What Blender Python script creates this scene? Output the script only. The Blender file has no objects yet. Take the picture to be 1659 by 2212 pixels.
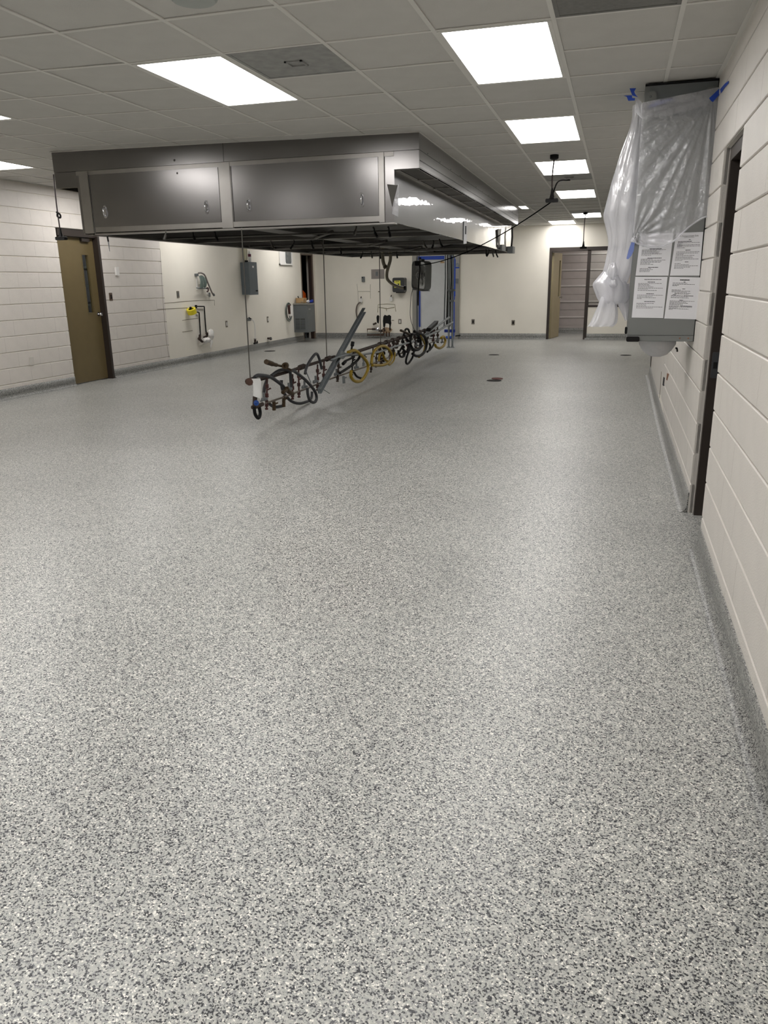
import bpy, bmesh, math, random
from mathutils import Vector, Matrix, noise
random.seed(7)
C = bpy.context.scene.collection
S = bpy.context.scene

# ------------------------------------------------------------------ camera
cam_data = bpy.data.cameras.new('camera')
cam_data.sensor_fit = 'HORIZONTAL'; cam_data.sensor_width = 36.0
cam_data.lens = 36.0 * 1658.27 / 1659.0
cam_data.clip_start = 0.05
cam = bpy.data.objects.new('camera', cam_data); C.objects.link(cam)
YAW, PITCH, ROLL = 0.28895, -0.29064, -0.015778
fw = Vector((-math.sin(YAW)*math.cos(PITCH), math.cos(YAW)*math.cos(PITCH), math.sin(PITCH)))
rt = Vector((math.cos(YAW), math.sin(YAW), 0)); up = rt.cross(fw)
r2 = rt*math.cos(ROLL) + up*math.sin(ROLL); u2 = -rt*math.sin(ROLL) + up*math.cos(ROLL)
mw = Matrix((r2, u2, -fw)).transposed().to_4x4(); mw.translation = (0, 0, 1.4072)
cam.matrix_world = mw
S.camera = cam
# ------------------------------------------------------------------ world, exposure
w = bpy.data.worlds.new('world'); S.world = w; w.use_nodes = True
w.node_tree.nodes['Background'].inputs[0].default_value = (0.5, 0.5, 0.5, 1)
w.node_tree.nodes['Background'].inputs[1].default_value = 0.02
S.view_settings.view_transform = 'Standard'; S.view_settings.look = 'None'
S.view_settings.gamma = 1.0; S.view_settings.use_curve_mapping = False
S.view_settings.exposure = 0.95
LIGHT = 7.0          # emission of the ceiling panels
# ------------------------------------------------------------------ constants (metres)
XL, XR, YF = -7.651, 0.546, 19.74      # left wall, right wall, far wall
YB = -2.9                               # wall behind the camera
YE = 12.4                               # where the right wall ends
XE = 2.04                               # side bay beyond it
ZC0 = 2.6555
X0, Y0, T = -1.6172, 3.8282, 0.6096     # ceiling grid
B = 0.2032                              # block course
PI = math.pi
def zc(x): return ZC0 + 0.0189*max(0.0, -2.8 - x)
def sm(t): t = min(1, max(0, t)); return t*t*(3-2*t)
def fz(x, y): return -0.1*sm((x+3)/3.3)*sm((13.0-y)/5.5)

# ------------------------------------------------------------------ materials
def lin(c):
    o = []
    for v in c:
        v /= 255.0
        o.append(v/12.92 if v <= .04045 else ((v+.055)/1.055)**2.4)
    return tuple(o) + (1,)
MATS = {}
def mat(name, rgb, rough=.5, metal=0.0, var=.06, scale=6.0, bump=0.0, bscale=80.0, spec=.5, stretch=None):
    m = bpy.data.materials.new(name); m.use_nodes = True; MATS[name] = m
    nt = m.node_tree; b = nt.nodes['Principled BSDF']
    b.inputs['Roughness'].default_value = rough; b.inputs['Metallic'].default_value = metal
    b.inputs['Specular IOR Level'].default_value = spec
    tc = nt.nodes.new('ShaderNodeTexCoord'); n = nt.nodes.new('ShaderNodeTexNoise')
    n.inputs['Scale'].default_value = scale; n.inputs['Detail'].default_value = 5
    src = tc.outputs['Object']
    if stretch:
        mp = nt.nodes.new('ShaderNodeMapping'); mp.inputs['Scale'].default_value = stretch
        nt.links.new(src, mp.inputs[0]); src = mp.outputs[0]
    nt.links.new(src, n.inputs['Vector'])
    r = nt.nodes.new('ShaderNodeValToRGB'); c = lin(rgb)
    r.color_ramp.elements[0].position = .3; r.color_ramp.elements[1].position = .7
    r.color_ramp.elements[0].color = tuple(x*(1-var) for x in c[:3]) + (1,)
    r.color_ramp.elements[1].color = tuple(min(1, x*(1+var)) for x in c[:3]) + (1,)
    nt.links.new(n.outputs[0], r.inputs[0]); nt.links.new(r.outputs[0], b.inputs['Base Color'])
    if bump:
        n2 = nt.nodes.new('ShaderNodeTexNoise'); n2.inputs['Scale'].default_value = bscale; n2.inputs['Detail'].default_value = 4
        nt.links.new(src, n2.inputs['Vector'])
        bp_ = nt.nodes.new('ShaderNodeBump'); bp_.inputs['Strength'].default_value = bump; bp_.inputs['Distance'].default_value = .01
        nt.links.new(n2.outputs[0], bp_.inputs['Height']); nt.links.new(bp_.outputs[0], b.inputs['Normal'])
    return m

def flake_floor(name='epoxy flake floor', dim=1.0):
    m = bpy.data.materials.new(name); m.use_nodes = True; nt = m.node_tree; b = nt.nodes['Principled BSDF']
    L = nt.links.new
    tc = nt.nodes.new('ShaderNodeTexCoord')
    nz = nt.nodes.new('ShaderNodeTexNoise'); nz.inputs['Scale'].default_value = 300; nz.inputs['Detail'].default_value = 2
    L(tc.outputs['Object'], nz.inputs['Vector'])
    ad = nt.nodes.new('ShaderNodeMixRGB'); ad.blend_type = 'LINEAR_LIGHT'; ad.inputs[0].default_value = .0032
    L(tc.outputs['Object'], ad.inputs[1]); L(nz.outputs['Color'], ad.inputs[2])
    v = nt.nodes.new('ShaderNodeTexVoronoi'); v.inputs['Scale'].default_value = 250; v.feature = 'F1'
    L(ad.outputs[0], v.inputs['Vector'])
    sp = nt.nodes.new('ShaderNodeSeparateColor'); L(v.outputs['Color'], sp.inputs[0])
    # clusters of dark flakes: shift the random value a little with a broader noise
    cl = nt.nodes.new('ShaderNodeTexNoise'); cl.inputs['Scale'].default_value = 45; cl.inputs['Detail'].default_value = 3
    L(tc.outputs['Object'], cl.inputs['Vector'])
    ma = nt.nodes.new('ShaderNodeMath'); ma.operation = 'MULTIPLY_ADD'; ma.inputs[1].default_value = .36; ma.inputs[2].default_value = -.18
    L(cl.outputs[0], ma.inputs[0])
    s2 = nt.nodes.new('ShaderNodeMath'); s2.operation = 'ADD'; L(sp.outputs[0], s2.inputs[0]); L(ma.outputs[0], s2.inputs[1])
    r = nt.nodes.new('ShaderNodeValToRGB'); r.color_ramp.interpolation = 'CONSTANT'
    e = r.color_ramp.elements
    cols = [(0, (26, 28, 34)), (.175, (80, 82, 86)), (.25, (142, 143, 141)), (.40, (172, 173, 168)), (.62, (183, 183, 177)), (.83, (194, 193, 187)), (.94, (238, 236, 228))]
    e[0].position = 0; e[0].color = lin(cols[0][1]); e[1].position = cols[1][0]; e[1].color = lin(cols[1][1])
    for p, c in cols[2:]:
        q = e.new(p); q.color = lin(c)
    L(s2.outputs[0], r.inputs[0])
    # faint broad unevenness of the coat
    bn = nt.nodes.new('ShaderNodeTexNoise'); bn.inputs['Scale'].default_value = .9; bn.inputs['Detail'].default_value = 4
    L(tc.outputs['Object'], bn.inputs['Vector'])
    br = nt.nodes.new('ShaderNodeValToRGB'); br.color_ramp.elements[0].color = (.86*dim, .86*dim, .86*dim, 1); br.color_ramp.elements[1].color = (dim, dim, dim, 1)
    br.color_ramp.elements[0].position = .3; br.color_ramp.elements[1].position = .65
    L(bn.outputs[0], br.inputs[0])
    mx = nt.nodes.new('ShaderNodeMixRGB'); mx.blend_type = 'MULTIPLY'; mx.inputs[0].default_value = 1
    L(r.outputs[0], mx.inputs[1]); L(br.outputs[0], mx.inputs[2]); L(mx.outputs[0], b.inputs['Base Color'])
    b.inputs['Roughness'].default_value = .36; b.inputs['Specular IOR Level'].default_value = .5
    bu = nt.nodes.new('ShaderNodeBump'); bu.inputs['Strength'].default_value = .2; bu.inputs['Distance'].default_value = .004
    L(sp.outputs[1], bu.inputs['Height']); L(bu.outputs[0], b.inputs['Normal'])
    return m
FLOOR = flake_floor(); COVE_SHADED = flake_floor('epoxy flake cove coat with painted shade', .62)  # cove copy of the floor coat, its shade put into the colour
PAINT = mat('cream block paint', (208, 203, 196), .42, var=.03, bump=.25, bscale=140)
PAINT3 = mat('cream block paint of the left wall', (219, 213, 206), .42, var=.03, bump=.25, bscale=140)
PAINT2 = mat('cream smooth wall paint', (236, 231, 219), .45, var=.03, scale=1.5, bump=.08, bscale=60)
TILE = mat('ceiling tile', (196, 194, 189), .9, var=.03, bump=.2, bscale=300)
TEE = mat('white ceiling tee', (214, 212, 206), .5, var=.02)
STEEL = mat('brushed stainless', (134, 132, 131), .23, 1.0, var=.07, scale=1.6, bump=.05, bscale=3.0)
STEEL_L = mat('bright stainless trim', (160, 157, 153), .32, 1.0, var=.08, scale=5)
STEEL_D = mat('dark stainless', (98, 96, 92), .45, 1.0, var=.18, scale=4)  # darker stainless of the underside, grilles and small fittings
FILM = mat('polished stainless under wavy film', (108, 107, 108), .06, 1.0, var=.05, scale=2, bump=.4, bscale=1.7)
CHROME = mat('chrome', (205, 205, 208), .12, 1.0)
BRONZE = mat('dark bronze door frame', (50, 42, 37), .45, var=.08)
OLIVE = mat('olive door paint', (108, 94, 63), .5, var=.04)
TAN = mat('tan door paint', (150, 138, 108), .5, var=.04)
_b = FILM.node_tree.nodes['Principled BSDF']; _b.inputs['Roughness'].default_value = .3; _b.inputs['Coat Weight'].default_value = 1.0; _b.inputs['Coat Roughness'].default_value = .02; _b.inputs['Coat IOR'].default_value = 1.6
FILM.node_tree.links.new(_b.inputs['Normal'].links[0].from_socket, _b.inputs['Coat Normal'])
BLACK = mat('black rubber', (20, 19, 19), .6, var=.15, spec=.2)
CABLE = mat('matt black cable', (9, 8, 8), .95, spec=0.0)
HOSE = mat('charcoal rubber hose', (44, 45, 48), .5, var=.15)
YELLOW = mat('yellow coated gas hose', (146, 120, 10), .45, var=.12)
RUST = mat('rusty black iron pipe', (58, 46, 39), .6, .3, var=.35, scale=30)
REDV = mat('red valve body', (60, 25, 22), .5, var=.3, scale=30)
BRASS = mat('tarnished brass', (66, 52, 34), .5, .5, var=.2, scale=30)
GALV = mat('galvanised steel', (128, 134, 136), .42, .35, var=.12, scale=12)
GREY = mat('grey enamel', (112, 114, 112), .45, var=.03)
GREY_D = mat('dark grey enamel', (100, 104, 105), .45, var=.05)
SLATE = mat('slate blue grey enamel', (88, 96, 100), .45, var=.05)
WHITE = mat('white plastic', (228, 226, 222), .4, var=.02)
PAPER = mat('white printer paper', (212, 212, 215), .7, var=.02)
INK = mat('black ink', (30, 30, 32), .7)
INK_L = mat('grey body print', (96, 96, 98), .7)
BLUE = mat('blue masking tape', (26, 66, 168), .6, var=.1)
VOID = mat('unlit dark', (14, 13, 13), .9)
CARD = mat('brown cardboard', (170, 140, 100), .8)
ORANGE = mat('hi vis orange cloth', (255, 110, 20), .8)
NAVY = mat('blue cloth', (34, 56, 150), .8)
CLOTH = mat('white cloth', (218, 218, 216), .85)
GREENH = mat('green grey hose', (98, 112, 106), .5)
BUFFH = mat('grey buff hose', (128, 122, 106), .55)
LABELY = mat('yellow label', (206, 204, 74), .6)
MAROON = mat('maroon bottle label', (92, 34, 58), .6)
COPPER = mat('dark copper pipe', (92, 62, 44), .5, .6, var=.25, scale=30)
TAPEY = mat('yellow tape', (224, 208, 40), .5)
VENTG = mat('grey perforated vent', (150, 150, 147), .7, var=.14, scale=14)
COOLER = mat('cloudy plastic over cooler door', (190, 192, 192), .3, var=.08, scale=3, bump=.5, bscale=9)
GHOST = mat('faint paint ghost', (196, 192, 180), .7)
STAIN = mat('crack and scuff grime', (128, 120, 104), .8)
RUSTY = mat('rusty stain', (128, 84, 56), .8, var=.3, scale=40)
def emitter(name, rgb, st):
    m = bpy.data.materials.new(name); m.use_nodes = True; nt = m.node_tree
    nt.nodes.remove(nt.nodes['Principled BSDF']); e = nt.nodes.new('ShaderNodeEmission')
    e.inputs[0].default_value = rgb; e.inputs[1].default_value = st
    nt.links.new(e.outputs[0], nt.nodes['Material Output'].inputs[0]); return m
GLOW = emitter('lit light panel', (1, .975, .955, 1), LIGHT)
GLOW_ADDED = emitter('added light panel out of view', (1, .95, .92, 1), LIGHT*1.1)  # for the added, unseen panels in storeroom and corridor
def glass():
    m = bpy.data.materials.new('window glass'); m.use_nodes = True; b = m.node_tree.nodes['Principled BSDF']
    b.inputs['Transmission Weight'].default_value = 1; b.inputs['Roughness'].default_value = .02; b.inputs['IOR'].default_value = 1.1
    b.inputs['Base Color'].default_value = (.86, .9, .88, 1); return m
GLASS = glass()
def plastic(name, see, bump, stretch=(1, 1, 1), sc=26):
    m = bpy.data.materials.new(name); m.use_nodes = True; nt = m.node_tree; L = nt.links.new
    for n in list(nt.nodes):
        if n.type == 'BSDF_PRINCIPLED': nt.nodes.remove(n)
    tr = nt.nodes.new('ShaderNodeBsdfTransparent'); tr.inputs[0].default_value = (.97, .97, .98, 1)
    df = nt.nodes.new('ShaderNodeBsdfDiffuse'); df.inputs[0].default_value = (.86, .86, .89, 1)
    tl = nt.nodes.new('ShaderNodeBsdfTranslucent'); tl.inputs[0].default_value = (.86, .86, .89, 1)
    gl = nt.nodes.new('ShaderNodeBsdfGlossy'); gl.inputs['Roughness'].default_value = .13
    tc = nt.nodes.new('ShaderNodeTexCoord'); nz = nt.nodes.new('ShaderNodeTexNoise'); nz.inputs['Scale'].default_value = sc; nz.inputs['Detail'].default_value = 5
    nz.inputs['Distortion'].default_value = 1.2
    mp = nt.nodes.new('ShaderNodeMapping'); mp.inputs['Scale'].default_value = stretch; L(tc.outputs['Object'], mp.inputs[0]); L(mp.outputs[0], nz.inputs['Vector'])
    bu = nt.nodes.new('ShaderNodeBump'); bu.inputs['Strength'].default_value = bump; bu.inputs['Distance'].default_value = .02
    L(nz.outputs[0], bu.inputs['Height'])
    for s in (df, tl, gl): L(bu.outputs[0], s.inputs['Normal'])
    m1 = nt.nodes.new('ShaderNodeMixShader'); m1.inputs[0].default_value = .45; L(df.outputs[0], m1.inputs[1]); L(tl.outputs[0], m1.inputs[2])
    m2 = nt.nodes.new('ShaderNodeMixShader'); m2.inputs[0].default_value = .18; L(m1.outputs[0], m2.inputs[1]); L(gl.outputs[0], m2.inputs[2])
    m3 = nt.nodes.new('ShaderNodeMixShader'); m3.inputs[0].default_value = 1-see; L(tr.outputs[0], m3.inputs[1]); L(m2.outputs[0], m3.inputs[2])
    L(m3.outputs[0], nt.nodes['Material Output'].inputs[0]); return m
SHEET = plastic('clear plastic sheeting', .60, .5)
SHEET2 = plastic('gathered plastic sheeting', .36, .6, (1, 1, .22), 14)

# ------------------------------------------------------------------ mesh helpers
class MB:
    def __init__(s): s.v = []; s.f = []; s.sm = []
    def add(s, vs, fs, smooth=False):
        o = len(s.v); s.v += [tuple(p) for p in vs]
        for f in fs: s.f.append(tuple(i+o for i in f)); s.sm.append(smooth)
        return s
    def box(s, x0, x1, y0, y1, z0, z1):
        x0, x1 = sorted((x0, x1)); y0, y1 = sorted((y0, y1)); z0, z1 = sorted((z0, z1))
        vs = [(x, y, z) for z in (z0, z1) for y in (y0, y1) for x in (x0, x1)]
        return s.add(vs, [(0, 2, 3, 1), (4, 5, 7, 6), (0, 1, 5, 4), (2, 6, 7, 3), (0, 4, 6, 2), (1, 3, 7, 5)])
    def hexa(s, p): # 8 points: bottom ring 4, top ring 4
        return s.add(p, [(3, 2, 1, 0), (4, 5, 6, 7), (0, 1, 5, 4), (1, 2, 6, 5), (2, 3, 7, 6), (3, 0, 4, 7)])
    def tube(s, pts, r, n=8, caps=True, spline=0):
        pts = [Vector(p) for p in pts]; n0 = len(pts)
        if spline: pts = crom(pts, spline)
        m = len(pts); rs = r if isinstance(r, (list, tuple)) else [r]*m
        if len(rs) != m: rs = [rs[min(int(i*(n0-1)/(m-1)), n0-1)] for i in range(m)]
        tang = []
        for i in range(m):
            t = (pts[min(i+1, m-1)] - pts[max(i-1, 0)])
            tang.append(t.normalized() if t.length > 1e-9 else Vector((0, 0, 1)))
        a = Vector((0, 0, 1)) if abs(tang[0].z) < .9 else Vector((1, 0, 0))
        nrm = (a - tang[0]*a.dot(tang[0])).normalized(); vs = []
        for i in range(m):
            nrm = nrm - tang[i]*nrm.dot(tang[i]); nrm.normalize(); bn = tang[i].cross(nrm)
            for k in range(n):
                an = 2*PI*k/n; vs.append(pts[i] + (nrm*math.cos(an) + bn*math.sin(an))*rs[i])
        fs = [(i*n+k, i*n+(k+1) % n, (i+1)*n+(k+1) % n, (i+1)*n+k) for i in range(m-1) for k in range(n)]
        s.add(vs, fs, True)
        if caps:
            s.add(vs[:n], [tuple(reversed(range(n)))]); s.add(vs[-n:], [tuple(range(n))])
        return s
    def lathe(s, base, axis, prof, n=16):   # prof: (distance along axis, radius)
        ax = Vector(axis).normalized()
        a = Vector((0, 0, 1)) if abs(ax.z) < .9 else Vector((1, 0, 0)); u = (a-ax*a.dot(ax)).normalized(); w_ = ax.cross(u)
        rg = lambda d, r: [Vector(base)+ax*d+(u*math.cos(2*PI*k/n)+w_*math.sin(2*PI*k/n))*max(r, 1e-4) for k in range(n)]
        for (d0, r0), (d1, r1) in zip(prof[:-1], prof[1:]):
            s.add(rg(d0, r0)+rg(d1, r1), [(k, (k+1) % n, n+(k+1) % n, n+k) for k in range(n)], True)
        s.add(rg(*prof[0]), [tuple(reversed(range(n)))]); s.add(rg(*prof[-1]), [tuple(range(n))])
        return s
    def prism(s, poly, d):                   # planar outline pushed along vector d
        n = len(poly); a = [Vector(p) for p in poly]; b = [p+Vector(d) for p in a]
        return s.add(a+b, [tuple(reversed(range(n))), tuple(range(n, 2*n))] + [(i, (i+1) % n, n+(i+1) % n, n+i) for i in range(n)])
    def rbox(s, x0, x1, y0, y1, z0, z1, r, axis='y', n=4):   # box rounded about one axis
        a0, a1, b0, b1, c0, c1 = {'y': (x0, x1, z0, z1, y0, y1), 'x': (y0, y1, z0, z1, x0, x1), 'z': (x0, x1, y0, y1, z0, z1)}[axis]
        poly = []
        for cx, cy, st in ((a1-r, b1-r, 0), (a0+r, b1-r, PI/2), (a0+r, b0+r, PI), (a1-r, b0+r, 1.5*PI)):
            for k in range(n+1):
                t = st + PI/2*k/n; poly.append((cx+r*math.cos(t), cy+r*math.sin(t)))
        mk = {'y': lambda p, c: (p[0], c, p[1]), 'x': lambda p, c: (c, p[0], p[1]), 'z': lambda p, c: (p[0], p[1], c)}[axis]
        dd = {'y': (0, c1-c0, 0), 'x': (c1-c0, 0, 0), 'z': (0, 0, c1-c0)}[axis]
        return s.prism([mk(p, c0) for p in poly], dd)
    def mesh(s, name, m, off=(0, 0, 0)):
        me = bpy.data.meshes.new(name); o = Vector(off)
        me.from_pydata([tuple(Vector(p)-o) for p in s.v], [], s.f); me.update()
        me.polygons.foreach_set('use_smooth', s.sm)
        bm = bmesh.new(); bm.from_mesh(me); (all(e.is_manifold for e in bm.edges) and bmesh.ops.recalc_face_normals(bm, faces=bm.faces)); bm.to_mesh(me); bm.free()
        if m: me.materials.append(m)
        return me
    def obj(s, name, m, parent=None):
        off = root_loc(parent) if parent else (0, 0, 0)
        o = bpy.data.objects.new(name, s.mesh(name, m, off)); C.objects.link(o)
        if parent: o.parent = parent
        return o
def root_loc(p):
    v = Vector((0, 0, 0))
    while p: v += p.location; p = p.parent
    return v
def crom(p, k):
    out = []; n = len(p)
    for i in range(n-1):
        a, b, c, d = p[max(i-1, 0)], p[i], p[i+1], p[min(i+2, n-1)]
        for j in range(k):
            t = j/k; out.append(.5*((2*b) + (c-a)*t + (2*a-5*b+4*c-d)*t*t + (3*b-a-3*c+d)*t**3))
    out.append(p[-1]); return out
def thing(name, label, cat, loc=(0, 0, 0), group=None):
    o = bpy.data.objects.new(name, None); C.objects.link(o); o.location = loc; o.empty_display_size = .1
    return tag(o, label, cat, group)
def tag(o, label, cat, group=None):
    o['label'] = label; o['category'] = cat
    if group: o['group'] = group
    return o
def struct(o, label=None):
    o['kind'] = 'structure'
    if label: o['label'] = label
    return o
def single(mb, name, m, label, cat, loc, group=None):   # a thing that is one mesh, origin at its base
    o = bpy.data.objects.new(name, mb.mesh(name, m, loc)); C.objects.link(o); o.location = loc
    return tag(o, label, cat, group)
def inst(name, me, loc, rot=(0, 0, 0), scale=(1, 1, 1), parent=None):
    o = bpy.data.objects.new(name, me); C.objects.link(o)
    o.location = loc; o.rotation_euler = rot; o.scale = scale
    if parent: o.parent = parent
    return o
# ================================================================== FLOOR
def grid(x0, x1, nx, y0, y1, ny):
    m = MB(); vs = []
    for j in range(ny+1):
        for i in range(nx+1):
            x = x0+(x1-x0)*i/nx; y = y0+(y1-y0)*j/ny; vs.append((x, y, fz(x, y)))
    return m.add(vs, [(j*(nx+1)+i, j*(nx+1)+i+1, (j+1)*(nx+1)+i+1, (j+1)*(nx+1)+i) for j in range(ny) for i in range(nx)], True)
floor_mb = grid(XL-3, XE+.3, 60, YB-.2, 22.6, 110)
floor_o = struct(floor_mb.obj('floor', FLOOR))
# ================================================================== CEILING
deck = MB(); deck.box(XL-3, XE+.3, YB-.2, 22.6, ZC0+.32, ZC0+.42)
ceiling = struct(deck.obj('ceiling', TILE))
HX0, HX1, HY0, HY1 = -5.54, -1.76, 7.15, 15.95          # hood footprint
PBK = 14.9
def xmax(y): return XR if y < YE else XE
lights = [(1, 1), (1, 5), (1, 9), (1, 14), (1, 21), (-2, 1), (-6, 1), (-9, 5), (0, 24), (-9, 9), (-9, 14), (-9, 21), (-5, 21),
          (1, -3), (-2, -3), (1, -7), (-2, -7), (-6, -4)]  # unseen panels; the rearmost added to brighten near floor and hood front
vents = [(-1, 1), (1, 11), (1, 20), (2, 0)]
skip = set(vents)
for i, j in lights: skip |= {(i, j), (i, j+1)}
mid = {(i, j+1) for i, j in lights} 
tile_mb = MB(); h = T/2-.004
tile_mb.box(-h, h, -h, h, .0025, .02)
tile_me = tile_mb.mesh('ceiling_tile', TILE)
slope = math.atan(.0189)
far = MB(); back = MB(); tees = MB(); nt_ = 0
for i in range(-10, 7):
    xa = max(XL, X0+i*T); xb0 = X0+(i+1)*T
    for j in range(-11, 26):
        ya = Y0+j*T; yb = ya+T; xb = min(xb0, xmax((ya+yb)/2))
        if xb-xa < .05: continue
        xm = (xa+xb)/2; ym = (ya+yb)/2
        inh = HX0 < xa and xb < HX1-.08 and HY0 < ya and yb < PBK
        # lateral tee at ya, depth tee at xa
        za, zb = zc(xa), zc(xb)
        if not (HX0 < xm < HX1 and HY0 < ya < PBK) and (i, j) not in mid:
            tees.hexa([(xa, ya-.012, za-.0015), (xb, ya-.012, zb-.0015), (xb, ya+.012, zb-.0015), (xa, ya+.012, za-.0015),
                       (xa, ya-.012, za+.003), (xb, ya-.012, zb+.003), (xb, ya+.012, zb+.003), (xa, ya+.012, za+.003)])
        if not (HX0 < xa < HX1 and HY0 < ym < PBK) and xa > XL+.02:
            tees.box(xa-.012, xa+.012, ya, yb, za-.0025, za+.003)
        if inh or (i, j) in skip: continue
        sx = (xb-xa)/T; rot = (random.uniform(-.0025, .0025), (slope if xm < -2.8 else 0)+random.uniform(-.003, .003), 0)
        if j < -2 or j > 15:
            mb = back if j < -2 else far
            mb.hexa([(xa+.004, ya+.004, za+.006), (xb-.004, ya+.004, zb+.006), (xb-.004, yb-.004, zb+.006), (xa+.004, yb-.004, za+.006),
                     (xa+.004, ya+.004, za+.022), (xb-.004, ya+.004, zb+.022), (xb-.004, yb-.004, zb+.022), (xa+.004, yb-.004, za+.022)])
        else:
            inst('ceiling_tile', tile_me, (xm, ym, zc(xm)+random.uniform(0, .002)), rot, (sx, 1, 1), ceiling); nt_ += 1
o = far.obj('ceiling_tile_field', TILE, ceiling); o['kind'] = 'stuff'
o = back.obj('ceiling_tile_field', TILE, ceiling); o['kind'] = 'stuff'
for x in (XL,): tees.box(x, x+.024, YB, YF, zc(x)-.003, zc(x)+.003)
tees.box(XR-.024, XR, YB, YE, ZC0-.003, ZC0+.003); tees.box(XL, XE, YF-.04, YF, ZC0-.004, ZC0+.2)
o = tees.obj('ceiling_grid', TEE, ceiling); o['kind'] = 'stuff'
# ------------------------------------------------------------------ light panels
def light_panel(x0, y0, label, glow=GLOW, L=2*T, group=None, z=None, wd=T):
    z = zc(x0+T/2) if z is None else z
    t = thing('ceiling_light', label, 'light', (x0+wd/2, y0+L/2, z), group)
    a, b_ = .012, wd-.012
    f = MB(); e = .022
    f.box(x0+a, x0+a+e, y0+.012, y0+L-.012, z-.004, z+.05); f.box(x0+b_-e, x0+b_, y0+.012, y0+L-.012, z-.004, z+.05)
    f.box(x0+a+e, x0+b_-e, y0+.012, y0+.012+e, z-.004, z+.05); f.box(x0+a+e, x0+b_-e, y0+L-.012-e, y0+L-.012, z-.004, z+.05)
    f.obj('light_frame', TEE, t)
    d = MB(); d.box(x0+a+e-.002, x0+b_-e+.002, y0+.032, y0+L-.032, z+.0, z+.008); d.obj('diffuser', glow, t)
    return t
LL = {(1, 1): 'nearest and largest lit panel of the row along the right wall', (1, 5): 'second lit panel from the front in the row along the right wall',
      (1, 9): 'third lit panel from the front in the right row, crossed by a hanging cord', (1, 14): 'fourth lit panel from the front in the right row, crossed by a slung cable',
      (1, 21): 'farthest lit panel of the right row, above the small drop cord near the far door', (0, 24): 'lit panel tight against the far wall above the far doorway',
      (-2, 1): 'large slanted lit panel in front of the steel hood, beside the square vent', (-6, 1): 'lit panel cut off by the left edge, upper one of two',
      (-9, 5): 'lit panel cut off by the left edge, lower one of two, near the left wall'}
for k, (i, j) in enumerate(lights):
    lab = LL.get((i, j))
    if lab: light_panel(X0+i*T, Y0+j*T, lab, group='fluorescent ceiling panels')
    elif j < 1: light_panel(X0+i*T, Y0+j*T, 'unseen lit ceiling panel %s the viewpoint, %s' % ('just behind' if j == -3 else 'well behind', {1: 'near the right wall', -2: 'toward mid ceiling', -6: 'toward the left wall'}[i]), group='fluorescent ceiling panels')
    else: light_panel(X0+i*T, Y0+j*T, 'lit ceiling panel hidden behind the steel hood', group='fluorescent ceiling panels')
light_panel(-1.80, 14.46, 'sliver of a lit panel showing past the far end of the hood', group='fluorescent ceiling panels', L=.62, z=ZC0-.006, wd=.19)
# ------------------------------------------------------------------ ceiling vents
def vent(i, j, label, round_=False, m=VENTG):
    x0, y0 = X0+i*T, Y0+j*T; z = zc(x0+T/2)
    t = thing('ceiling_vent', label, 'vent', (x0+T/2, y0+T/2, z))
    p = MB(); p.box(x0+.012, x0+T-.012, y0+.012, y0+T-.012, z, z+.012); p.obj('vent_plate', m, t)
    f = MB(); e = .02
    f.box(x0+.012, x0+T-.012, y0+.012, y0+.012+e, z-.003, z+.002); f.box(x0+.012, x0+T-.012, y0+T-.012-e, y0+T-.012, z-.003, z+.002)
    f.box(x0+.012, x0+.012+e, y0+.03, y0+T-.03, z-.003, z+.002); f.box(x0+T-.012-e, x0+T-.012, y0+.03, y0+T-.03, z-.003, z+.002)
    f.obj('vent_frame', m, t)
    if round_:
        r = MB(); r.lathe((x0+T/2-.02, y0+.18, z+.002), (0, 0, -1), [(0, .15), (.012, .15), (.014, .13), (.004, .12), (.004, .0)], 32); r.obj('vent_ring', STEEL_D, t)
    else:
        r = MB(); cx, cy = x0+T*.52, y0+T*.52
        for a in (.055,):
            r.box(cx-a, cx+a, cy-a, cy-a+.012, z-.008, z); r.box(cx-a, cx+a, cy+a-.012, cy+a, z-.008, z)
            r.box(cx-a, cx-a+.012, cy-a, cy+a, z-.008, z); r.box(cx+a-.012, cx+a, cy-a, cy+a, z-.008, z)
        r.obj('damper_box', m, t)
    return t
vent(-1, 1, 'square grey perforated ceiling vent beside the large slanted light panel')
vent(1, 11, 'dusty grey ceiling vent directly behind the third panel of the right row')
vent(1, 20, 'grey ceiling vent just in front of the farthest panel of the right row')
vent(2, 0, 'grey ceiling vent with a round dark neck, cut by the top edge of the photo', True, mat('darker grey vent', (118, 117, 114), .8, var=.1, scale=40))
sp = MB(); sp.lathe((-1.93, 3.60, ZC0+.004), (0, 0, -1), [(0, .105), (.012, .105), (.02, .095), (.022, .0)], 28)
single(sp, 'ceiling_speaker', mat('grey white speaker cover', (168, 172, 168), .7), 'round pale ceiling speaker cut by the top edge of the photo', 'speaker', (-1.93, 3.60, ZC0-.018))

# ================================================================== WALLS
blk = MB(); bl, bh, bd, bv = .4064, .1952, .03, .004
vs = [(0, -bl/2, -bh/2), (0, bl/2, -bh/2), (0, bl/2, bh/2), (0, -bl/2, bh/2), (bd-bv, -bl/2, -bh/2), (bd-bv, bl/2, -bh/2), (bd-bv, bl/2, bh/2), (bd-bv, -bl/2, bh/2),
      (bd, -bl/2+.0006, -bh/2+bv), (bd, bl/2-.0006, -bh/2+bv), (bd, bl/2-.0006, bh/2-bv), (bd, -bl/2+.0006, bh/2-bv)]
vs_block = vs; fs_block = [(0, 1, 5, 4), (1, 2, 6, 5), (2, 3, 7, 6), (3, 0, 4, 7), (4, 5, 9, 8), (5, 6, 10, 9), (6, 7, 11, 10), (7, 4, 8, 11), (8, 9, 10, 11), (0, 3, 2, 1)]
blk.add(vs, fs_block)
block_me = blk.mesh('block', PAINT)
BLK = {}
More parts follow.
